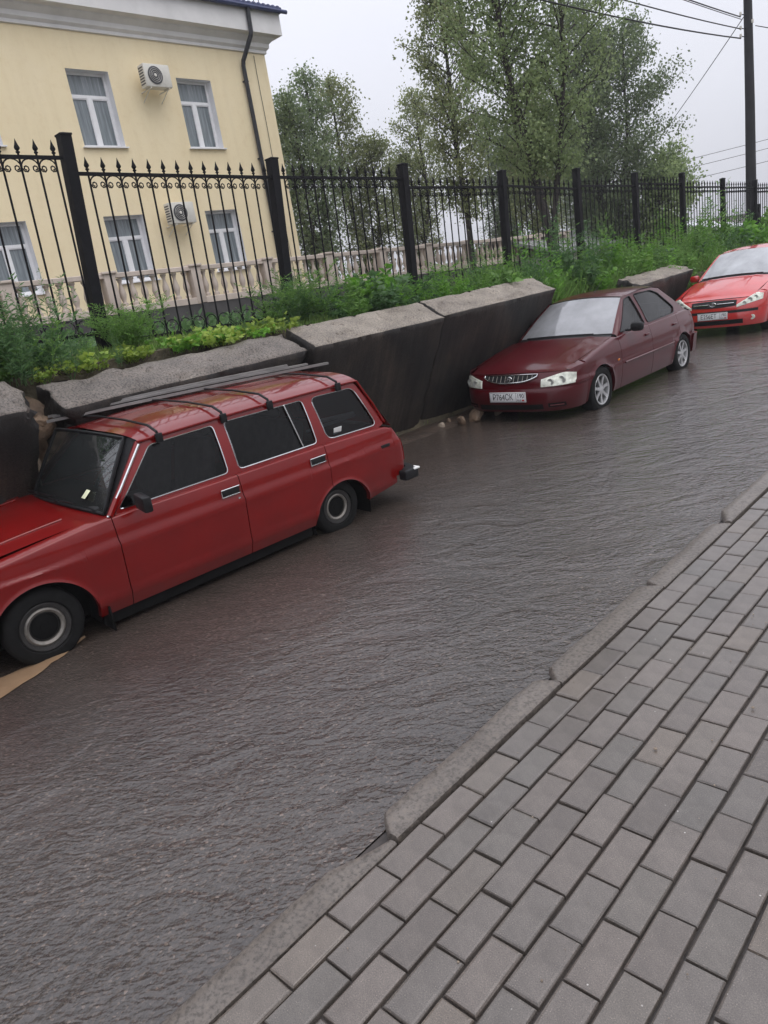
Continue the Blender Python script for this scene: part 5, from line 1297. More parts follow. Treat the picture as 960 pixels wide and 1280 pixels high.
# ------------------------------------------------------------------ red station wagon (nearest)
def hood_seam(wn, u_f, z_tab):
    return None
vz = dict(paint=MAT['red'], hwin=0.79, floor=0.15, beltz=0.78, ends=(-0.62, 3.30),
    plan=[(-0.70, 0.745), (-0.3, 0.775), (0.3, 0.795), (1.5, 0.80), (2.6, 0.795), (3.1, 0.775), (3.4, 0.755)],
    dz=[(0.05, -0.075), (0.16, -0.060), (0.262, -0.022), (0.268, -0.020), (0.276, -0.026), (0.45, -0.012), (0.600, 0.0), (0.614, 0.004), (0.622, -0.004), (0.632, -0.012), (0.72, -0.024), (0.80, -0.040), (1.3, -0.06)],
    arches=[(0.01, 0.215, 0.335, 0.011, 0.035), (2.50, 0.150, 0.312, 0.011, 0.035)],
    sill=[(-0.7, 0.24), (-0.30, 0.20), (0.38, 0.165), (2.2, 0.165), (2.8, 0.19), (3.05, 0.22), (3.4, 0.27)],
    top=[(-0.70, 0.66), (-0.45, 0.695), (-0.17, 0.722), (0.35, 0.775), (0.58, 0.785), (1.6, 0.782), (2.4, 0.780), (3.06, 0.758), (3.14, 0.742), (3.28, 0.668), (3.4, 0.64)],
    seams=[(-0.9, 0.46, lambda s, u: (s.plan(u) - 0.115, s.ztop(u) + 0.022))],
    front=dict(uA=-0.40, n=6.0, u0=[(0.1, -0.60), (0.45, -0.62), (0.70, -0.60)]), rear=dict(uA=3.16, n=5.0, u0=[(0.1, 3.29), (0.30, 3.34), (0.50, 3.34), (0.66, 3.28), (0.76, 3.18), (0.8, 3.14)]),
    roofw=[(0.4, 0.60), (0.95, 0.605), (1.6, 0.625), (2.9, 0.615), (3.2, 0.60)],
    gutter=[(0.4, 1.185), (0.98, 1.193), (1.6, 1.206), (2.4, 1.204), (2.95, 1.190), (3.3, 1.15)],
    gh_outline=[(0.565, 0.795), (0.955, 1.185), (1.0, 1.196), (1.6, 1.206), (2.4, 1.204), (2.93, 1.190), (3.13, 0.80), (3.06, 0.772), (2.4, 0.795), (1.6, 0.797)],
    windows=[('front', [(0.645, 0.822), (1.005, 1.163), (1.505, 1.176), (1.505, 0.824)], 0.035), ('rear', [(1.600, 0.824), (1.600, 1.178), (2.335, 1.174), (2.355, 0.822)], 0.035), ('quarter', [(2.470, 0.822), (2.425, 1.172), (2.885, 1.160), (3.035, 0.805)], 0.06)])
wag = Car(vz, 'station_wagon', 'old dark red station wagon with roof rack crushed under the long wall section', (-5.315, 1.38, 0.028), (0, R(2.0), -R(3.0)))
for sg in (1, -1):
    wag.side_panel('front_fender', -0.40, 0.570, sg)
    wag.side_panel('front_door', 0.577, 1.553, sg)
    wag.side_panel('rear_door', 1.560, 2.392, sg)
    wag.side_panel('rear_quarter', 2.398, 3.16, sg)
    wag.greenhouse(sg, MAT['chrome'] , 0.0048)
    for uc, zc, r_ in ((0.0, 0.258, 0.250), (2.455, 0.236, 0.235)):
        wag.wheel(uc, 0.675 if uc < 1 else 0.655, zc, r_, 0.158 if uc < 1 else 0.145, 'steel', sg)
    # door handles: black insert in a bright frame
    for u in (1.455, 2.29):
        w = wag.W(u, 0.70); q = MB()
        q.box((sg * (w + 0.004), u, 0.700), (0.02, 0.150, 0.052), 0.008); h_ = q.build('door_handle', MAT['black'], wag.root)
        fr_ = MB(); rr = [(sg * (w + 0.014), u + a * 0.077, 0.700 + b_ * 0.027) for a, b_ in ((-1, -1), (1, -1), (1, 1), (-1, 1), (-1, -1))]; fr_.tube(rr, 0.0045, 5); fr_.build('handle_frame', MAT['chrome'], h_)
    w = wag.W(1.50, 0.635); MB().lathe([(0.001, 0.008), (0.012, 0.006), (0.013, -0.004)], 12, 'x', (0, 0, 0)).build('lock', MAT['chrome'], wag.root, loc=(sg * w, 1.515, 0.628), rot=(0, 0, 0 if sg > 0 else math.pi))
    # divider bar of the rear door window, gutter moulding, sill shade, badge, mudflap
    MB().tube([(sg * (wag.wG(2.205, 0.83) + .003), 2.215, 0.826), (sg * (wag.wG(2.19, 1.17) + .003), 2.16, 1.172)], 0.007, 5).build('window_divider', MAT['chrome'], wag.root)
    us = linspace(0.93, 2.95, 24); MB().tube([(sg * (wag.roofw(u) + 0.012), u, wag.gut(u) + 0.012) for u in us] + [(sg * (wag.wG(3.05, 0.97) + .01), 3.05, 0.985), (sg * (wag.wG(3.13, 0.8) + .008), 3.13, 0.805)], 0.0105, 6).build('roof_gutter', wag.P, wag.root)
    MB().tube([(sg * (wag.wG(u, z) + .008), u, z) for u, z in ((0.56, 0.80), (0.70, 0.94), (0.94, 1.185))], 0.009, 6).build('pillar_moulding', MAT['chrome'], wag.root)
    MB().box((sg * 0.690, 1.27, 0.125), (0.05, 1.80, 0.09), 0.01).build('sill', MAT['dark'], wag.root)  # near-black colour paints in the shadow under the doors
    MB().box((sg * (wag.W(3.05, .60) + .002), 3.045, 0.615), (0.008, 0.105, 0.028), 0.003).build('badge', MAT['black'], wag.root)
    MB().box((sg * 0.70, 0.40, 0.14), (0.16, 0.012, 0.18), 0.004).build('mudflap', MAT['dark'], wag.root)
    q = MB().tube([(sg * 0.775, 0.80, 0.822), (sg * 0.80, 0.78, 0.832), (sg * 0.825, 0.775, 0.842)], 0.012, 6); arm = q.build('mirror_arm', MAT['black'], wag.root)
    if sg > 0: MB().box((0.885, 0.755, 0.862), (0.20, 0.06, 0.105), 0.014, Matrix.Rotation(R(-8), 3, 'Z')).build('mirror', MAT['black'], wag.root)
# fuel flap on the near quarter
q = MB().grid([[(wag.W(u, z) + 0.0022, u, z) for z in linspace(0.555, 0.655, 5)] for u in linspace(2.70, 2.86, 5)]); q.build('fuel_flap', wag.P, wag.root)
# tail
wag.end_band('tailgate_lower', 0.30, 0.742, 'rear', nz_=10, lip=0.02)
wag.end_band('rear_bumper', 0.245, 0.345, 'rear', MAT['black'], off=0.075, nz_=4, lip=0.09, ph0=-86, ph1=86)
for sg in (1, -1):
    MB().box((sg * 0.795, 3.27, 0.297), (0.10, 0.17, 0.095), 0.02).build('bumper_corner', MAT['black'], wag.root)
    MB().box((sg * 0.802, 3.335, 0.335), (0.085, 0.075, 0.018), 0.006).build('bumper_end_cap', MAT['whitest'], wag.root)
    wag.patch('tail_lamp', sg * 0.52, sg * 0.735, lambda t: 0.42, lambda t: 0.62, 'rear', 0.006, MAT['redlens'])
rt = lambda t: (t * wag.roofw(2.95), 2.95 + 0.02 * (1 - t * t), wag.gut(2.95) + 0.018 + 0.045 * (1 - t * t))
tb = lambda t: wag.F(math.copysign(abs(t) ** 1.0 * R(88), t), 0.742, 'rear')
wag.surf('tailgate', wag.top_grid(lambda t: (t * (0.60 + 0.0), 2.96 + .015 * (1 - t * t), 1.205 + 0.045 * (1 - t * t)), lambda t: (t * 0.715, 3.20 + 0.05 * (1 - t * t), 0.755)), wag.P)
wag.surf('rear_window', wag.top_grid(lambda t: (t * 0.53, 2.995 + .015 * (1 - t * t), 1.165 + 0.04 * (1 - t * t)), lambda t: (t * 0.60, 3.165 + 0.05 * (1 - t * t), 0.83)), MAT['glass_dark'])
# roof
def roofrow(s, u, crown, dz=0.012):
    return [(t * s.roofw(u), u, s.gut(u) + dz + crown * (1 - abs(t) ** 2.6)) for t in linspace(-1, 1, 25)]
rows = []
for u in linspace(0.945, 2.965, 28):
    r = []
    for t in linspace(-1, 1, 33):
        bow = -0.055 * (1 - t * t) * max(0, 1 - (u - 0.945) / 0.4); z = wag.gut(u) + 0.012 + (0.072 - 0.022 * max(0, 1 - (u - .945) / .35)) * (1 - abs(t) ** 4.0)
        for rib in (-0.6, -0.2, 0.2, 0.6): z += 0.004 * math.exp(-((t - rib) / 0.035) ** 2) * smooth01((u - 1.1) / .1) * smooth01((2.85 - u) / .1)
        r.append((t * wag.roofw(u), u + bow, z))
    rows.append(r)
wag.surf('roof', rows, wag.P, angle=60)
# hood
def wag_hood_edge(t):
    return (t * (wag.plan(-0.56) - 0.120), -0.575 - 0.02 * (1 - t * t), 0.700 + 0.022 * (1 - t * t))
hood = wag.surf('hood', wag.top_grid(wag_hood_edge, lambda t: (t * 0.675, 0.435 - 0.075 * (1 - t * t), 0.800 + 0.018 * (1 - t * t)), bulge=0.014, n=16), wag.P)
for t in (-0.72, 0.72): MB().tube([(t * 0.62 + math.copysign(.02, t) * v, lerp(-0.56, 0.36, v), lerp(0.712, 0.812, v) + 0.014 * math.sin(math.pi * v)) for v in linspace(0, 1, 9)], 0.006, 4).build('hood_crease', wag.P, hood)
wag.surf('cowl', wag.top_grid(lambda t: (t * 0.685, 0.425 - 0.075 * (1 - t * t), 0.782 + 0.018 * (1 - t * t)), lambda t: (t * 0.70, 0.60 - 0.06 * (1 - t * t), 0.778 + 0.03 * (1 - t * t)), n=3), wag.P)
# windscreen: knocked slightly aside in its opening, dark gap towards the near pillar
wb = lambda t: (0.02 + t * 0.595, 0.555 + 0.030 * t - 0.055 * (1 - t * t), 0.785 + 0.010 * t + 0.030 * (1 - t * t))
wt = lambda t: (-0.080 + t * 0.535, 0.880 + 0.035 * t - 0.030 * (1 - t * t), 1.224 - 0.004 * t + 0.020 * (1 - t * t))
ws = wag.surf('windscreen', wag.top_grid(wb, wt, n=12, bulge=0.012), MAT['glass_ws'])
per = [wb(t) for t in linspace(-1, 1, 15)] + [tuple(Vector(wb(1)).lerp(Vector(wt(1)), v) + Vector((0, 0, 0.012 * math.sin(math.pi * v)))) for v in linspace(0.08, 0.92, 8)] + [wt(t) for t in linspace(1, -1, 15)] + [tuple(Vector(wt(-1)).lerp(Vector(wb(-1)), v) + Vector((0, 0, 0.012 * math.sin(math.pi * v)))) for v in linspace(0.08, 0.92, 8)]
per.append(per[0]); MB().tube(per, 0.014, 6, False).build('rubber_seal', MAT['black'], ws)
wag.surf('pillar_gap_fill', [[(0.60, 0.595, 0.79), (0.450, 0.925, 1.222)], [(0.67, 0.600, 0.790), (0.525, 0.955, 1.222)], [(0.752, 0.590, 0.785), (0.602, 0.955, 1.200)]], MAT['black'])  # black sheet across the open gap, its colour standing in for the shade inside
wag.surf('pillar_gap_fill', [[(-0.752, 0.575, 0.790), (-0.602, 0.955, 1.195)], [(-0.63, 0.545, 0.815), (-0.575, 0.955, 1.205)]], wag.P)
MB().tube([(0.735, 0.575, 0.80), (0.66, 0.77, 1.0), (0.592, 0.945, 1.19)], 0.024, 7).build('windscreen_pillar', wag.P, wag.root)
MB().box((-0.02, 0.70, 0.80), (1.15, 0.30, 0.07), 0.03).build('dashboard', MAT['black'], wag.root)
MB().box((0.385, 0.585, 0.905), (0.060, 0.003, 0.068), 0.001, Matrix.Rotation(R(-49), 3, 'X')).build('windscreen_sticker', MAT['sticker'], ws)
for x0, x1 in ((-0.42, 0.02), (0.02, 0.40)):
    wp = MB(); wp.tube([(x0, 0.455, 0.835), (lerp(x0, x1, .35), 0.470, 0.862)], 0.007, 5); wp.tube([(lerp(x0, x1, -.12), 0.470, 0.858), (lerp(x0, x1, .9), 0.500, 0.862)], 0.006, 5); wp.build('wiper', MAT['black'], wag.root)
MB().box((wag.wG(2.60, 0.87) - 0.006, 2.60, 0.865), (0.003, 0.085, 0.055), 0.001, Matrix.Rotation(R(18), 3, 'Y')).build('window_sticker', MAT['whitest'], wag.root)
ld = MB()
ld.tube([(0.44, 2.55, 0.92), (0.47, 3.0, 0.90)], 0.018, 5); ld.tube([(0.42, 2.50, 0.86), (0.46, 3.02, 0.88)], 0.014, 5); ld.build('parcel_rail', MAT['shedroof'], wag.root)
wag.underbody(); wag.seats(1.15, 2.0, 0.52)
# front
wag.end_band('front_panel', 0.25, lambda ph: 0.700, 'front', nz_=6)
wag.patch('grille', -0.40, 0.40, lambda t: 0.48, lambda t: 0.66, 'front', 0.01, MAT['black'])
for sg in (1, -1):
    wag.patch('headlight', sg * 0.42, sg * 0.68, lambda t: 0.47, lambda t: 0.66, 'front', 0.012, MAT['lamp'])
    # strip that closes the fender top in front of the arch
    wag.surf('fender_top', [[(sg * w, u, z) for (w, u, z) in ((0.745 * 1.0, -0.60 + 0.02, 0.69), (0.63, -0.585, 0.702))], [(sg * 0.768, -0.40, 0.70), (sg * 0.655, -0.40, 0.722)]], wag.P, flip=(sg < 0))
wag.end_band('front_bumper', 0.24, 0.36, 'front', MAT['black'], off=0.06, nz_=4, lip=0.08, ph0=-86, ph1=86)
# roof rack with a bundle of boards: rests on the roof
rr_ = empty('roof_rack', (-5.315 + 0.042, 1.38, 1.2 + 0.028), (0, R(2.0), -R(3.0))); tag(rr_, 'dark metal roof rack clamped across the roof of the red station wagon', 'roof rack')
for u in (1.075, 1.60, 2.02, 2.72):
    g = wag.gut(u) - 1.2; b = MB()
    b.tube([(0.652, u, g - 0.005), (0.640, u - 0.005, g + 0.045), (0.545, u - 0.012, g + 0.085), (0.20, u - 0.02, g + 0.105), (-0.25, u - 0.02, g + 0.105), (-0.56, u - 0.01, g + 0.085), (-0.64, u, g + 0.04), (-0.652, u, g - 0.005)], [0.009, 0.010, 0.010, 0.009, 0.009, 0.010, 0.010, 0.009], 6)
    cb = b.build('crossbar', MAT['black'], rr_)
    for sg in (1, -1): MB().box((sg * 0.650, u, g + 0.0), (0.022, 0.052, 0.066), 0.005).build('clamp', MAT['black'], cb)
MAT['boards'] = simple('wet_grey_boards', (0.17, 0.16, 0.155), 0.4, 0, 5, 0.35, 30, 0.3, 0.5)
def board(a, b_, w, t, lb, bend=0.0):
    a, b_ = Vector(a), Vector(b_); d = (b_ - a).normalized(); sd = d.cross(Vector((0, 0, 1))).normalized(); rows = []
    for q in linspace(0, 1, 9):
        p = a.lerp(b_, q) - a; p.z += bend * math.sin(math.pi * q); rows.append([tuple(p + sd * x * w + Vector((0, 0, z * t))) for x, z in ((-.5, -.5), (.5, -.5), (.5, .5), (-.5, .5), (-.5, -.5))])
    bb = MB().grid(rows); bb.f += [(3, 2, 1, 0), (40, 41, 42, 43)]
    o = bb.build('board', MAT['boards'], None, smooth=False); o.location = a; tag(o, lb, 'board', 'long thin boards tied on the roof rack'); return o
board((-5.90, 2.22, 1.345), (-5.00, 4.46, 1.350), 0.045, 0.020, 'nearest long dark board on the roof rack, reaching past the rear', 0.006)
board((-5.96, 2.30, 1.365), (-5.10, 4.30, 1.375), 0.055, 0.016, 'long grey board on the roof rack between the nearest and the wall', 0.01)
board((-6.00, 2.28, 1.370), (-5.20, 4.15, 1.395), 0.040, 0.018, 'long board on the roof rack next to the concrete wall', 0.012)

# ------------------------------------------------------------------ maroon sedan
ac = dict(paint=MAT['maroon'], hwin=0.82, floor=0.16, beltz=0.82, ends=(-0.75, 3.20),
    plan=[(-0.85, 0.80), (-0.3, 0.822), (0.6, 0.835), (1.6, 0.838), (2.6, 0.825), (3.3, 0.775)],
    dz=[(0.10, -0.07), (0.17, -0.05), (0.30, -0.018), (0.470, 0.004), (0.482, 0.012), (0.505, 0.012), (0.517, 0.0), (0.62, 0.0), (0.74, -0.020), (0.86, -0.055), (1.3, -0.08)],
    arches=[(0.0, 0.245, 0.335, 0.014), (2.535, 0.245, 0.335, 0.014)],
    sill=[(-0.8, 0.20), (-0.3, 0.19), (0.35, 0.175), (2.2, 0.175), (2.9, 0.22), (3.3, 0.26)],
    top=[(-0.9, 0.60), (-0.55, 0.640), (-0.30, 0.680), (0.0, 0.735), (0.35, 0.790), (0.62, 0.818), (1.5, 0.832), (2.3, 0.842), (2.9, 0.838), (3.3, 0.80)],
    seams=[(-0.9, 0.50, lambda s, u: (lerp(0.70, s.plan(u) - 0.10, smooth01((u + .7) / .5)), s.ztop(u) + 0.035)), (2.55, 3.4, lambda s, u: (s.plan(u) - 0.14, s.ztop(u) + 0.030))],
    front=dict(uA=-0.36, n=2.9, u0=[(0.12, -0.80), (0.20, -0.845), (0.30, -0.865), (0.42, -0.850), (0.46, -0.825), (0.55, -0.800), (0.64, -0.745), (0.70, -0.70)]),
    rear=dict(uA=2.92, n=3.4, u0=[(0.12, 3.18), (0.25, 3.26), (0.45, 3.27), (0.50, 3.235), (0.70, 3.215), (0.85, 3.17)]),
    roofw=[(0.6, 0.60), (1.2, 0.555), (1.7, 0.575), (2.35, 0.555), (2.9, 0.56)],
    gutter=[(0.6, 1.20), (1.22, 1.262), (1.7, 1.300), (2.1, 1.290), (2.40, 1.250), (2.9, 1.15)],
    gh_outline=[(0.60, 0.825), (1.20, 1.255), (1.30, 1.278), (1.7, 1.300), (2.1, 1.290), (2.36, 1.255), (2.86, 0.90), (2.93, 0.845), (2.3, 0.850), (1.5, 0.842)],
    windows=[('front', [(0.70, 0.862), (1.225, 1.235), (1.395, 1.262), (1.440, 0.868)], 0.03), ('rear', [(1.530, 0.870), (1.490, 1.270), (2.02, 1.262), (2.22, 1.20), (2.52, 0.955), (2.44, 0.882)], 0.05)])
acc = Car(ac, 'sedan', 'dark maroon sedan with its far side pinned under a concrete wall section', (-5.165, 8.335, 0.0), (0, 0, 0))
for sg in (1, -1):
    acc.side_panel('front_fender', -0.36, 0.545, sg); acc.side_panel('front_door', 0.551, 1.476, sg); acc.side_panel('rear_door', 1.482, 2.42, sg); acc.side_panel('rear_quarter', 2.425, 2.92, sg)
    acc.greenhouse(sg, MAT['black'], 0.007, MAT['glass_side'])
    for uc in (0.0, 2.535): acc.wheel(uc, 0.735, 0.268, 0.288, 0.192, 'alloy', sg, width=0.18)
    for u in (1.345, 2.27): MB().box((sg * (acc.W(u, 0.735) + 0.010), u, 0.735), (0.028, 0.135, 0.032), 0.010).build('door_handle', acc.P, acc.root)
    MB().tube([(sg * (acc.W(u, .492) + .006), u, 0.492) for u in linspace(0.60, 2.15, 12)], 0.013, 5).build('rub_strip', acc.P, acc.root)
    m_o = MB().box((sg * 0.905, 0.875, 0.905), (0.17, 0.10, 0.115), 0.04).build('mirror', MAT['black'], acc.root)
    MB().box((sg * 0.81, 0.83, 0.875), (0.08, 0.06, 0.03), 0.01).build('mirror_arm', MAT['black'], m_o)
    MB().box((sg * (acc.W(0.455, .55) + .003), 0.455, 0.555), (0.010, 0.050, 0.024), 0.004).build('side_marker', MAT['amber'], acc.root)
    # lamps
    hl_ = acc.patch('headlight', sg * 0.435, sg * 0.788, lambda t: 0.470 + 0.012 * t, lambda t: lerp(0.560, 0.618, min(1, t * 1.5)) - 0.02 * max(0, t - .8) / .2, 'front', 0.008, MAT['lamp'], n=18)
    for w_, z_, r_ in ((0.55, 0.525, 0.040), (0.67, 0.54, 0.045)):
        p = Vector(acc.F(acc.phi_for_w(w_ * sg, z_), z_, 'front', 0.004)); MB().lathe([(0.001, 0.0), (r_ * .4, -0.008), (r_, -0.012), (r_ * 1.05, 0.01)], 14, 'y', tuple(p)).build('reflector', MAT['refl'], hl_)
    acc.patch('tail_lamp', sg * 0.42, sg * 0.775, lambda t: 0.56, lambda t: 0.78, 'rear', 0.008, MAT['redlens'])
    # closes the fender between lamp and hood
    G = []
    for k in range(9):
        t = k / 8; ph = lerp(acc.phi_for_w(0.70, .63), math.pi / 2, t); a = acc.F(ph, lerp(0.640, acc.ztop(-0.36), t ** 1.2), 'front'); u = lerp(acc.F(acc.phi_for_w(0.70, .63), .63)[1], -0.36, t); wi, zi = acc.seam(u)
        G.append([(sg * a[0], a[1], a[2]), (sg * lerp(a[0], wi, .5), lerp(a[1], u, .5), lerp(a[2], zi, .6)), (sg * wi, u, zi)])
    acc.surf('fender_top', G, acc.P, flip=(sg > 0), angle=180)
topF = lambda ph: lerp(0.632, acc.ztop(-0.36), smooth01((abs(math.sin(ph)) - 0.80) / 0.2))
acc.end_band('front_panel', 0.455, topF, 'front', nz_=8)
bp = acc.end_band('front_bumper', 0.175, 0.452, 'front', nz_=12, off=0.004, lip=0.03)
acc.patch('lower_intake', -0.46, 0.46, lambda t: 0.205, lambda t: 0.270, 'front', 0.007, MAT['dark'], bp)
for sg in (1, -1): acc.patch('bumper_recess', sg * 0.52, sg * 0.70, lambda t: 0.225, lambda t: 0.275, 'front', 0.007, MAT['dark'], bp, n=8)
for sg in (1, -1): MB().tube([acc.F(acc.phi_for_w(sg * w, .247), .247, 'front', 0.012) for w in linspace(.54, .68, 6)], 0.010, 5).build('bumper_fin', acc.P, bp)
gz0 = lambda t: 0.535 + 0.065 * abs(2 * t - 1) ** 3.0; gz1 = lambda t: 0.622
gr = acc.patch('grille', -0.375, 0.375, gz0, gz1, 'front', 0.012, MAT['black'], n=24)
ring = [acc.F(acc.phi_for_w(w, gz0((w + .375) / .75)), gz0((w + .375) / .75), 'front', 0.018) for w in linspace(-.375, .375, 25)] + [acc.F(acc.phi_for_w(w, .622), .622, 'front', 0.016) for w in linspace(.375, -.375, 25)]
MB().tube(ring + [ring[0]], 0.0085, 5, False).build('grille_surround', MAT['chrome'], gr)
gb = MB()
for w in linspace(-.31, .31, 11):
    t = (w + .375) / .75; gb.tube([acc.F(acc.phi_for_w(w, z), z, 'front', 0.014) for z in (gz0(t) + .006, .616)], 0.0045, 4)
gb.build('grille_bar', MAT['rim'], gr)
h_emblem(acc, acc.F(0, .582)[1] - 0.030, 0.580, 0.046, gr)
plate(acc, acc.F(0, .37)[1] - 0.020, 0.368, 'Р764СК', '190')
hedge = lambda t: acc.F(acc.phi_for_w(t * 0.70, 0.635), 0.634 + 0.006 * (1 - t * t), 'front')
hG = []
for i in range(19):
    v = i / 18; r = []
    for t in linspace(-1, 1, 29):
        a = Vector(hedge(t)); ub = 0.50 - 0.10 * (1 - t * t); b_ = Vector((t * 0.725, ub, 0.845 + 0.020 * (1 - t * t)))
        u = lerp(a.y, b_.y, v); wi, zi = acc.seam(min(0.5, max(-0.8, lerp(a.y, 0.5, v)))); w = t * lerp(0.70, 0.728, smooth01(v * 1.3))
        z = lerp(a.z, zi, smooth01(v * 6)) if True else zi
        z = z + (0.040 * (1 - abs(t) ** 2.2)) * smooth01(v * 3) * 0.9 + 0.010 * math.exp(-((abs(t) - 0.62) / 0.06) ** 2) * smooth01(v * 2)
        r.append((w, u, z))
    hG.append(r)
acc.surf('hood', hG, acc.P, angle=180)
awb = lambda t: (t * 0.690, 0.600 - 0.12 * (1 - t * t), 0.862 + 0.028 * (1 - t * t)); awt = lambda t: (t * 0.535, 1.215 - 0.07 * (1 - t * t), 1.268 + 0.040 * (1 - t * t))
acc.surf('cowl', acc.top_grid(lambda t: (t * 0.72, 0.495 - 0.10 * (1 - t * t), 0.835 + 0.028 * (1 - t * t)), awb, n=3), MAT['black'])
ws = acc.surf('windscreen', acc.top_grid(awb, awt, n=14, bulge=0.018), MAT['glass_acc'])
per = [awb(t) for t in linspace(-1, 1, 15)] + [awt(t) for t in linspace(1, -1, 15)]
MB().tube(per[:15], 0.010, 5).build('rubber_seal', MAT['black'], ws); MB().tube(per[15:], 0.008, 5).build('rubber_seal', MAT['black'], ws)
for sg in (1, -1):
    G = []
    for k in range(11):
        v = k / 10; a = Vector(awb(1)).lerp(Vector(awt(1)), v); a.z += 0.018 * math.sin(math.pi * v); uo, zo = lerp(0.60, 1.20, v), lerp(0.825, 1.255, v); c = Vector((acc.wG(uo, zo), uo, zo)); m_ = (a + c) / 2 + Vector((0.01, -0.004, 0.012))
        G.append([(sg * a.x, a.y, a.z), (sg * m_.x, m_.y, m_.z), (sg * c.x, c.y, c.z)])
    acc.surf('windscreen_pillar', G, acc.P, flip=(sg < 0), angle=180)
for x0, x1 in ((-0.50, 0.02), (0.00, 0.50)):
    MB().tube([(lerp(x0, x1, t), 0.515 - 0.09 * (1 - (lerp(x0, x1, t) / .7) ** 2), 0.885 + 0.026 * (1 - (lerp(x0, x1, t) / .7) ** 2)) for t in linspace(0, 1, 6)], 0.008, 5).build('wiper', MAT['black'], acc.root)
rows = []
for i, v in enumerate(linspace(0, 1, 20)):
    r = []
    for t in linspace(-1, 1, 25):
        a = awt(t); ue = 2.38 + 0.03 * (1 - t * t); u = lerp(a[1], ue, v); uu = lerp(1.215, 2.38, v)
        w = t * lerp(0.535, acc.roofw(uu), smooth01(v * 6)); z = acc.gut(uu) + 0.008 + 0.042 * (1 - abs(t) ** 2.6)
        r.append((w, u, lerp(a[2], z, smooth01(v * 5))))
    rows.append(r)
acc.surf('roof', rows, acc.P, angle=180)
MB().tube([(0.0, 1.50, 1.335), (0.0, 1.62, 1.40), (0, 1.95, 1.60)], [0.008, 0.003, 0.0015], 4).build('antenna', MAT['black'], acc.root)
acc.surf('rear_window', acc.top_grid(lambda t: (t * 0.545, 2.385 + 0.03 * (1 - t * t), 1.262 + 0.042 * (1 - abs(t) ** 2.6)), lambda t: (t * 0.64, 2.90 + 0.07 * (1 - t * t), 0.895), n=10, bulge=0.02), MAT['glass_side'])
acc.surf('trunk_lid', acc.top_grid(lambda t: (t * 0.68, 2.87 + 0.07 * (1 - t * t), 0.875 + 0.022 * (1 - t * t)), lambda t: acc.F(t * R(62), 0.845, 'rear'), n=8, bulge=0.012), acc.P)
acc.end_band('tail_panel', 0.46, 0.845, 'rear', nz_=8); acc.end_band('rear_bumper', 0.23, 0.50, 'rear', nz_=8, off=0.03, lip=0.05)
MB().box((0, 0.85, 0.83), (1.25, 0.40, 0.06), 0.03).build('dashboard', MAT['black'], acc.root)
acc.underbody(); acc.seats(1.25, 2.05, 0.56)

# ------------------------------------------------------------------ bright red hatchback
gt = dict(paint=MAT['getz'], hwin=0.82, floor=0.18, beltz=0.88, ends=(-0.70, 3.00),
    plan=[(-0.80, 0.80), (-0.3, 0.818), (0.6, 0.835), (1.6, 0.84), (2.5, 0.825), (3.1, 0.77)],
    dz=[(0.10, -0.06), (0.20, -0.04), (0.32, -0.012), (0.47, 0.004), (0.55, 0.008), (0.70, 0.0), (0.82, -0.020), (0.98, -0.055), (1.4, -0.08)],
    arches=[(0.0, 0.26, 0.345, 0.018), (2.455, 0.26, 0.345, 0.018)],
    sill=[(-0.8, 0.22), (-0.3, 0.21), (0.35, 0.20), (2.1, 0.20), (3.1, 0.28)],
    top=[(-0.9, 0.62), (-0.55, 0.70), (-0.30, 0.760), (0.0, 0.835), (0.35, 0.900), (0.60, 0.930), (1.5, 0.950), (2.3, 0.970), (3.1, 0.975)],
    seams=[(-0.9, 0.46, lambda s, u: (lerp(0.66, s.plan(u) - 0.12, smooth01((u + .7) / .5)), s.ztop(u) + 0.040))],
    front=dict(uA=-0.37, n=2.5, u0=[(0.14, -0.70), (0.22, -0.745), (0.36, -0.765), (0.48, -0.750), (0.60, -0.725), (0.70, -0.66), (0.78, -0.58)]),
    rear=dict(uA=2.80, n=3.4, u0=[(0.14, 3.0), (0.30, 3.06), (0.50, 3.05), (0.70, 3.02), (0.98, 2.95)]),
    roofw=[(0.6, 0.60), (1.2, 0.545), (1.7, 0.575), (2.6, 0.56), (3.0, 0.54)],
    gutter=[(0.6, 1.32), (1.22, 1.395), (1.6, 1.432), (2.2, 1.430), (2.8, 1.385), (3.0, 1.35)],
    gh_outline=[(0.52, 0.935), (1.18, 1.388), (1.30, 1.41), (1.7, 1.432), (2.2, 1.428), (2.78, 1.385), (2.92, 0.995), (2.3, 0.978), (1.5, 0.958)],
    windows=[('front', [(0.66, 0.978), (1.215, 1.365), (1.43, 1.395), (1.46, 0.985)], 0.03), ('rear', [(1.55, 0.988), (1.52, 1.398), (2.15, 1.392), (2.30, 1.03), (2.26, 0.995)], 0.04), ('quarter', [(2.38, 1.02), (2.28, 1.37), (2.60, 1.345), (2.66, 1.05)], 0.05)])
gtz = Car(gt, 'hatchback', 'bright red small hatchback parked facing the camera at the right edge', (-5.03, 14.75, 0.0), (0, 0, 0))
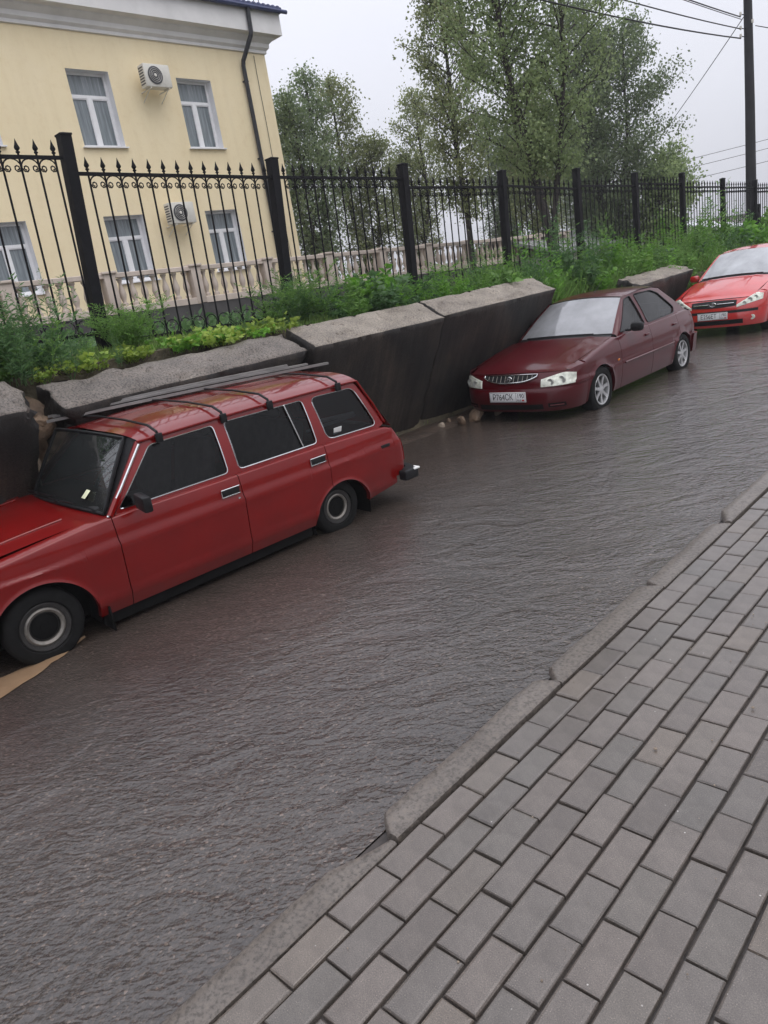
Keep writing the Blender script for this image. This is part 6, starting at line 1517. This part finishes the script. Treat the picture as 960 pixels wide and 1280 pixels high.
for sg in (1, -1):
    gtz.side_panel('front_fender', -0.37, 0.545, sg); gtz.side_panel('front_door', 0.551, 1.496, sg); gtz.side_panel('rear_door', 1.502, 2.33, sg); gtz.side_panel('rear_quarter', 2.335, 2.80, sg)
    gtz.greenhouse(sg, MAT['black'], 0.007, MAT['glass_side'])
    for uc in (0.0, 2.455): gtz.wheel(uc, 0.735, 0.275, 0.290, 0.190, 'alloy', sg, width=0.18)
    for u in (1.37, 2.22): MB().box((sg * (gtz.W(u, 0.80) + 0.010), u, 0.80), (0.03, 0.135, 0.034), 0.010).build('door_handle', gtz.P, gtz.root)
    m_o = MB().box((sg * 0.91, 0.84, 1.01), (0.18, 0.10, 0.13), 0.04).build('mirror', gtz.P, gtz.root); MB().box((sg * 0.80, 0.80, 0.975), (0.08, 0.05, 0.03), 0.01).build('mirror_arm', MAT['black'], m_o)
    MB().tube([(sg * (gtz.W(u, .50) + .005), u, 0.50) for u in linspace(0.60, 2.05, 12)], 0.016, 5).build('rub_strip', MAT['black'], gtz.root)
    MB().box((sg * (gtz.W(0.46, .68) + .003), 0.455, 0.70), (0.010, 0.050, 0.026), 0.004).build('side_marker', MAT['amber'], gtz.root)
    hl_ = gtz.patch('headlight', sg * 0.40, sg * 0.775, lambda t: 0.545 + 0.090 * t, lambda t: lerp(0.585, 0.755, min(1, t * 1.25)) - 0.03 * max(0, t - .8) / .2, 'front', 0.008, MAT['lamp'], n=18)
    for w_, z_, r_ in ((0.52, 0.60, 0.032), (0.60, 0.645, 0.040), (0.68, 0.68, 0.032)):
        p = Vector(gtz.F(gtz.phi_for_w(w_ * sg, z_), z_, 'front', 0.006)); MB().lathe([(0.001, 0.0), (r_ * .4, -0.008), (r_, -0.012), (r_ * 1.05, 0.01)], 14, 'y', tuple(p)).build('reflector', MAT['refl'], hl_)
    gtz.patch('tail_lamp', sg * 0.55, sg * 0.765, lambda t: 0.62, lambda t: 0.92, 'rear', 0.008, MAT['redlens'])
    G = []
    for k in range(9):
        t = k / 8; ph = lerp(gtz.phi_for_w(0.66, .71), math.pi / 2, t); a = gtz.F(ph, lerp(0.715, gtz.ztop(-0.37), t ** 1.2), 'front'); u = lerp(gtz.F(gtz.phi_for_w(0.66, .71), .71)[1], -0.37, t); wi, zi = gtz.seam(u)
        G.append([(sg * a[0], a[1], a[2]), (sg * lerp(a[0], wi, .5), lerp(a[1], u, .5), lerp(a[2], zi, .6)), (sg * wi, u, zi)])
    gtz.surf('fender_top', G, gtz.P, flip=(sg > 0), angle=180)
topF = lambda ph: lerp(0.690, gtz.ztop(-0.37), smooth01((abs(math.sin(ph)) - 0.62) / 0.38))
gtz.end_band('front_panel', 0.505, topF, 'front', nz_=8)
bp = gtz.end_band('front_bumper', 0.21, 0.502, 'front', nz_=12, off=0.004, lip=0.03)
gtz.patch('lower_intake', -0.50, 0.50, lambda t: 0.255, lambda t: 0.335, 'front', 0.008, MAT['dark'], bp)
gtz.patch('bumper_band', -0.72, 0.72, lambda t: 0.452, lambda t: 0.497, 'front', 0.009, MAT['black'], bp, n=30)
for sg in (1, -1):
    fp = Vector(gtz.F(gtz.phi_for_w(.64 * sg, .345), .345, 'front', 0.004)); fl_ = MB().lathe([(0.001, 0.002), (.036, -0.008), (.044, -0.006), (.046, 0.012)], 14, 'y', tuple(fp)).build('fog_lamp', MAT['lamp'], bp)
gy0 = lambda t: 0.575 - 0.02 * (1 - abs(2 * t - 1) ** 2); gy1 = lambda t: 0.668 + 0.012 * (1 - abs(2 * t - 1) ** 2)
gr = gtz.patch('grille', -0.39, 0.39, gy0, gy1, 'front', 0.010, MAT['black'], n=20)
for a, b_ in ((-0.35, -0.075), (0.075, 0.35)): MB().tube([gtz.F(gtz.phi_for_w(w, .618), .618, 'front', 0.018) for w in linspace(a, b_, 8)], 0.012, 6).build('grille_bar', MAT['chrome'], gr)
h_emblem(gtz, gtz.F(0, .618)[1] - 0.026, 0.618, 0.056, gr)
plate(gtz, gtz.F(0, .42)[1] - 0.022, 0.415, 'Е256ЕТ', '190')
hedge = lambda t: gtz.F(gtz.phi_for_w(t * 0.66, 0.70), 0.695 + 0.010 * (1 - t * t), 'front')
hG = []
for i in range(17):
    v = i / 16; r = []
    for t in linspace(-1, 1, 25):
        a = Vector(hedge(t)); ub = 0.44 - 0.13 * (1 - t * t); u = lerp(a.y, ub, v); wi, zi = gtz.seam(min(0.46, max(-0.8, lerp(a.y, 0.44, v)))); w = t * lerp(0.66, 0.705, smooth01(v * 1.3))
        z = lerp(a.z, zi, smooth01(v * 6)) + 0.055 * (1 - abs(t) ** 2.2) * smooth01(v * 3) + 0.010 * math.exp(-((abs(t) - 0.60) / 0.06) ** 2) * smooth01(v * 2)
        r.append((w, u, z))
    hG.append(r)
gtz.surf('hood', hG, gtz.P, angle=180)
gwb = lambda t: (t * 0.680, 0.520 - 0.15 * (1 - t * t), 0.978 + 0.045 * (1 - t * t)); gwt = lambda t: (t * 0.530, 1.200 - 0.08 * (1 - t * t), 1.400 + 0.045 * (1 - t * t))
gtz.surf('cowl', gtz.top_grid(lambda t: (t * 0.70, 0.435 - 0.13 * (1 - t * t), 0.945 + 0.045 * (1 - t * t)), gwb, n=3), MAT['black'])
ws = gtz.surf('windscreen', gtz.top_grid(gwb, gwt, n=14, bulge=0.02), MAT['glass_getz'])
MB().tube([gwb(t) for t in linspace(-1, 1, 15)], 0.012, 5).build('rubber_seal', MAT['black'], ws)
for sg in (1, -1):
    G = []
    for k in range(11):
        v = k / 10; a = Vector(gwb(1)).lerp(Vector(gwt(1)), v); a.z += 0.02 * math.sin(math.pi * v); uo, zo = lerp(0.52, 1.18, v), lerp(0.935, 1.388, v); c = Vector((gtz.wG(uo, zo), uo, zo)); m_ = (a + c) / 2 + Vector((0.01, -0.004, 0.014))
        G.append([(sg * a.x, a.y, a.z), (sg * m_.x, m_.y, m_.z), (sg * c.x, c.y, c.z)])
    gtz.surf('windscreen_pillar', G, gtz.P, flip=(sg < 0), angle=180)
for x0, x1 in ((-0.60, -0.02), (-0.05, 0.52)):
    MB().tube([(lerp(x0, x1, t), 0.430 - 0.12 * (1 - (lerp(x0, x1, t) / .7) ** 2), 1.000 + 0.042 * (1 - (lerp(x0, x1, t) / .7) ** 2)) for t in linspace(0, 1, 6)], 0.010, 5).build('wiper', MAT['black'], gtz.root)
rows = []
for i, v in enumerate(linspace(0, 1, 20)):
    r = []
    for t in linspace(-1, 1, 25):
        a = gwt(t); u = lerp(a[1], 2.80 + 0.05 * (1 - t * t), v); uu = lerp(1.20, 2.80, v); w = t * lerp(0.53, gtz.roofw(uu), smooth01(v * 6)); z = gtz.gut(uu) + 0.008 + 0.045 * (1 - abs(t) ** 2.6)
        r.append((w, u, lerp(a[2], z, smooth01(v * 5))))
    rows.append(r)
gtz.surf('roof', rows, gtz.P, angle=180)
MB().tube([(0.0, 1.36, 1.485), (0.0, 1.45, 1.53), (0, 1.80, 1.69)], [0.010, 0.004, 0.002], 4).build('antenna', MAT['black'], gtz.root)
gtz.surf('tailgate', gtz.top_grid(lambda t: (t * 0.55, 2.80 + 0.05 * (1 - t * t), 1.393 + 0.045 * (1 - t * t)), lambda t: (t * 0.72, 2.90 + 0.06 * (1 - t * t), 0.975), n=8, bulge=0.01), gtz.P)
gtz.surf('rear_window', gtz.top_grid(lambda t: (t * 0.50, 2.83 + 0.055 * (1 - t * t), 1.35 + 0.03 * (1 - t * t)), lambda t: (t * 0.62, 2.905 + 0.065 * (1 - t * t), 1.03), n=8, bulge=0.01), MAT['glass_side'])
gtz.end_band('tail_panel', 0.50, 0.975, 'rear', nz_=8); gtz.end_band('rear_bumper', 0.25, 0.52, 'rear', nz_=8, off=0.03, lip=0.05)
MB().box((0, 0.80, 0.95), (1.25, 0.42, 0.06), 0.03).build('dashboard', MAT['black'], gtz.root)
gtz.underbody(); gtz.seats(1.25, 2.0, 0.62)

# ------------------------------------------------------------------ rainy air
hz = bpy.data.materials.new('rain_haze'); hz.use_nodes = True; n = hz.node_tree; n.nodes.clear()
pv = n.nodes.new('ShaderNodeVolumePrincipled'); pv.inputs['Color'].default_value = (0.97, 0.975, 1.0, 1); pv.inputs['Density'].default_value = 0.0013; pv.inputs['Anisotropy'].default_value = 0.2
ho = n.nodes.new('ShaderNodeOutputMaterial'); n.links.new(pv.outputs[0], ho.inputs['Volume'])
tag(MB().box((0, 0, 5.0), (3800, 3800, 17.0)).build('haze', hz, smooth=False), kind='stuff')
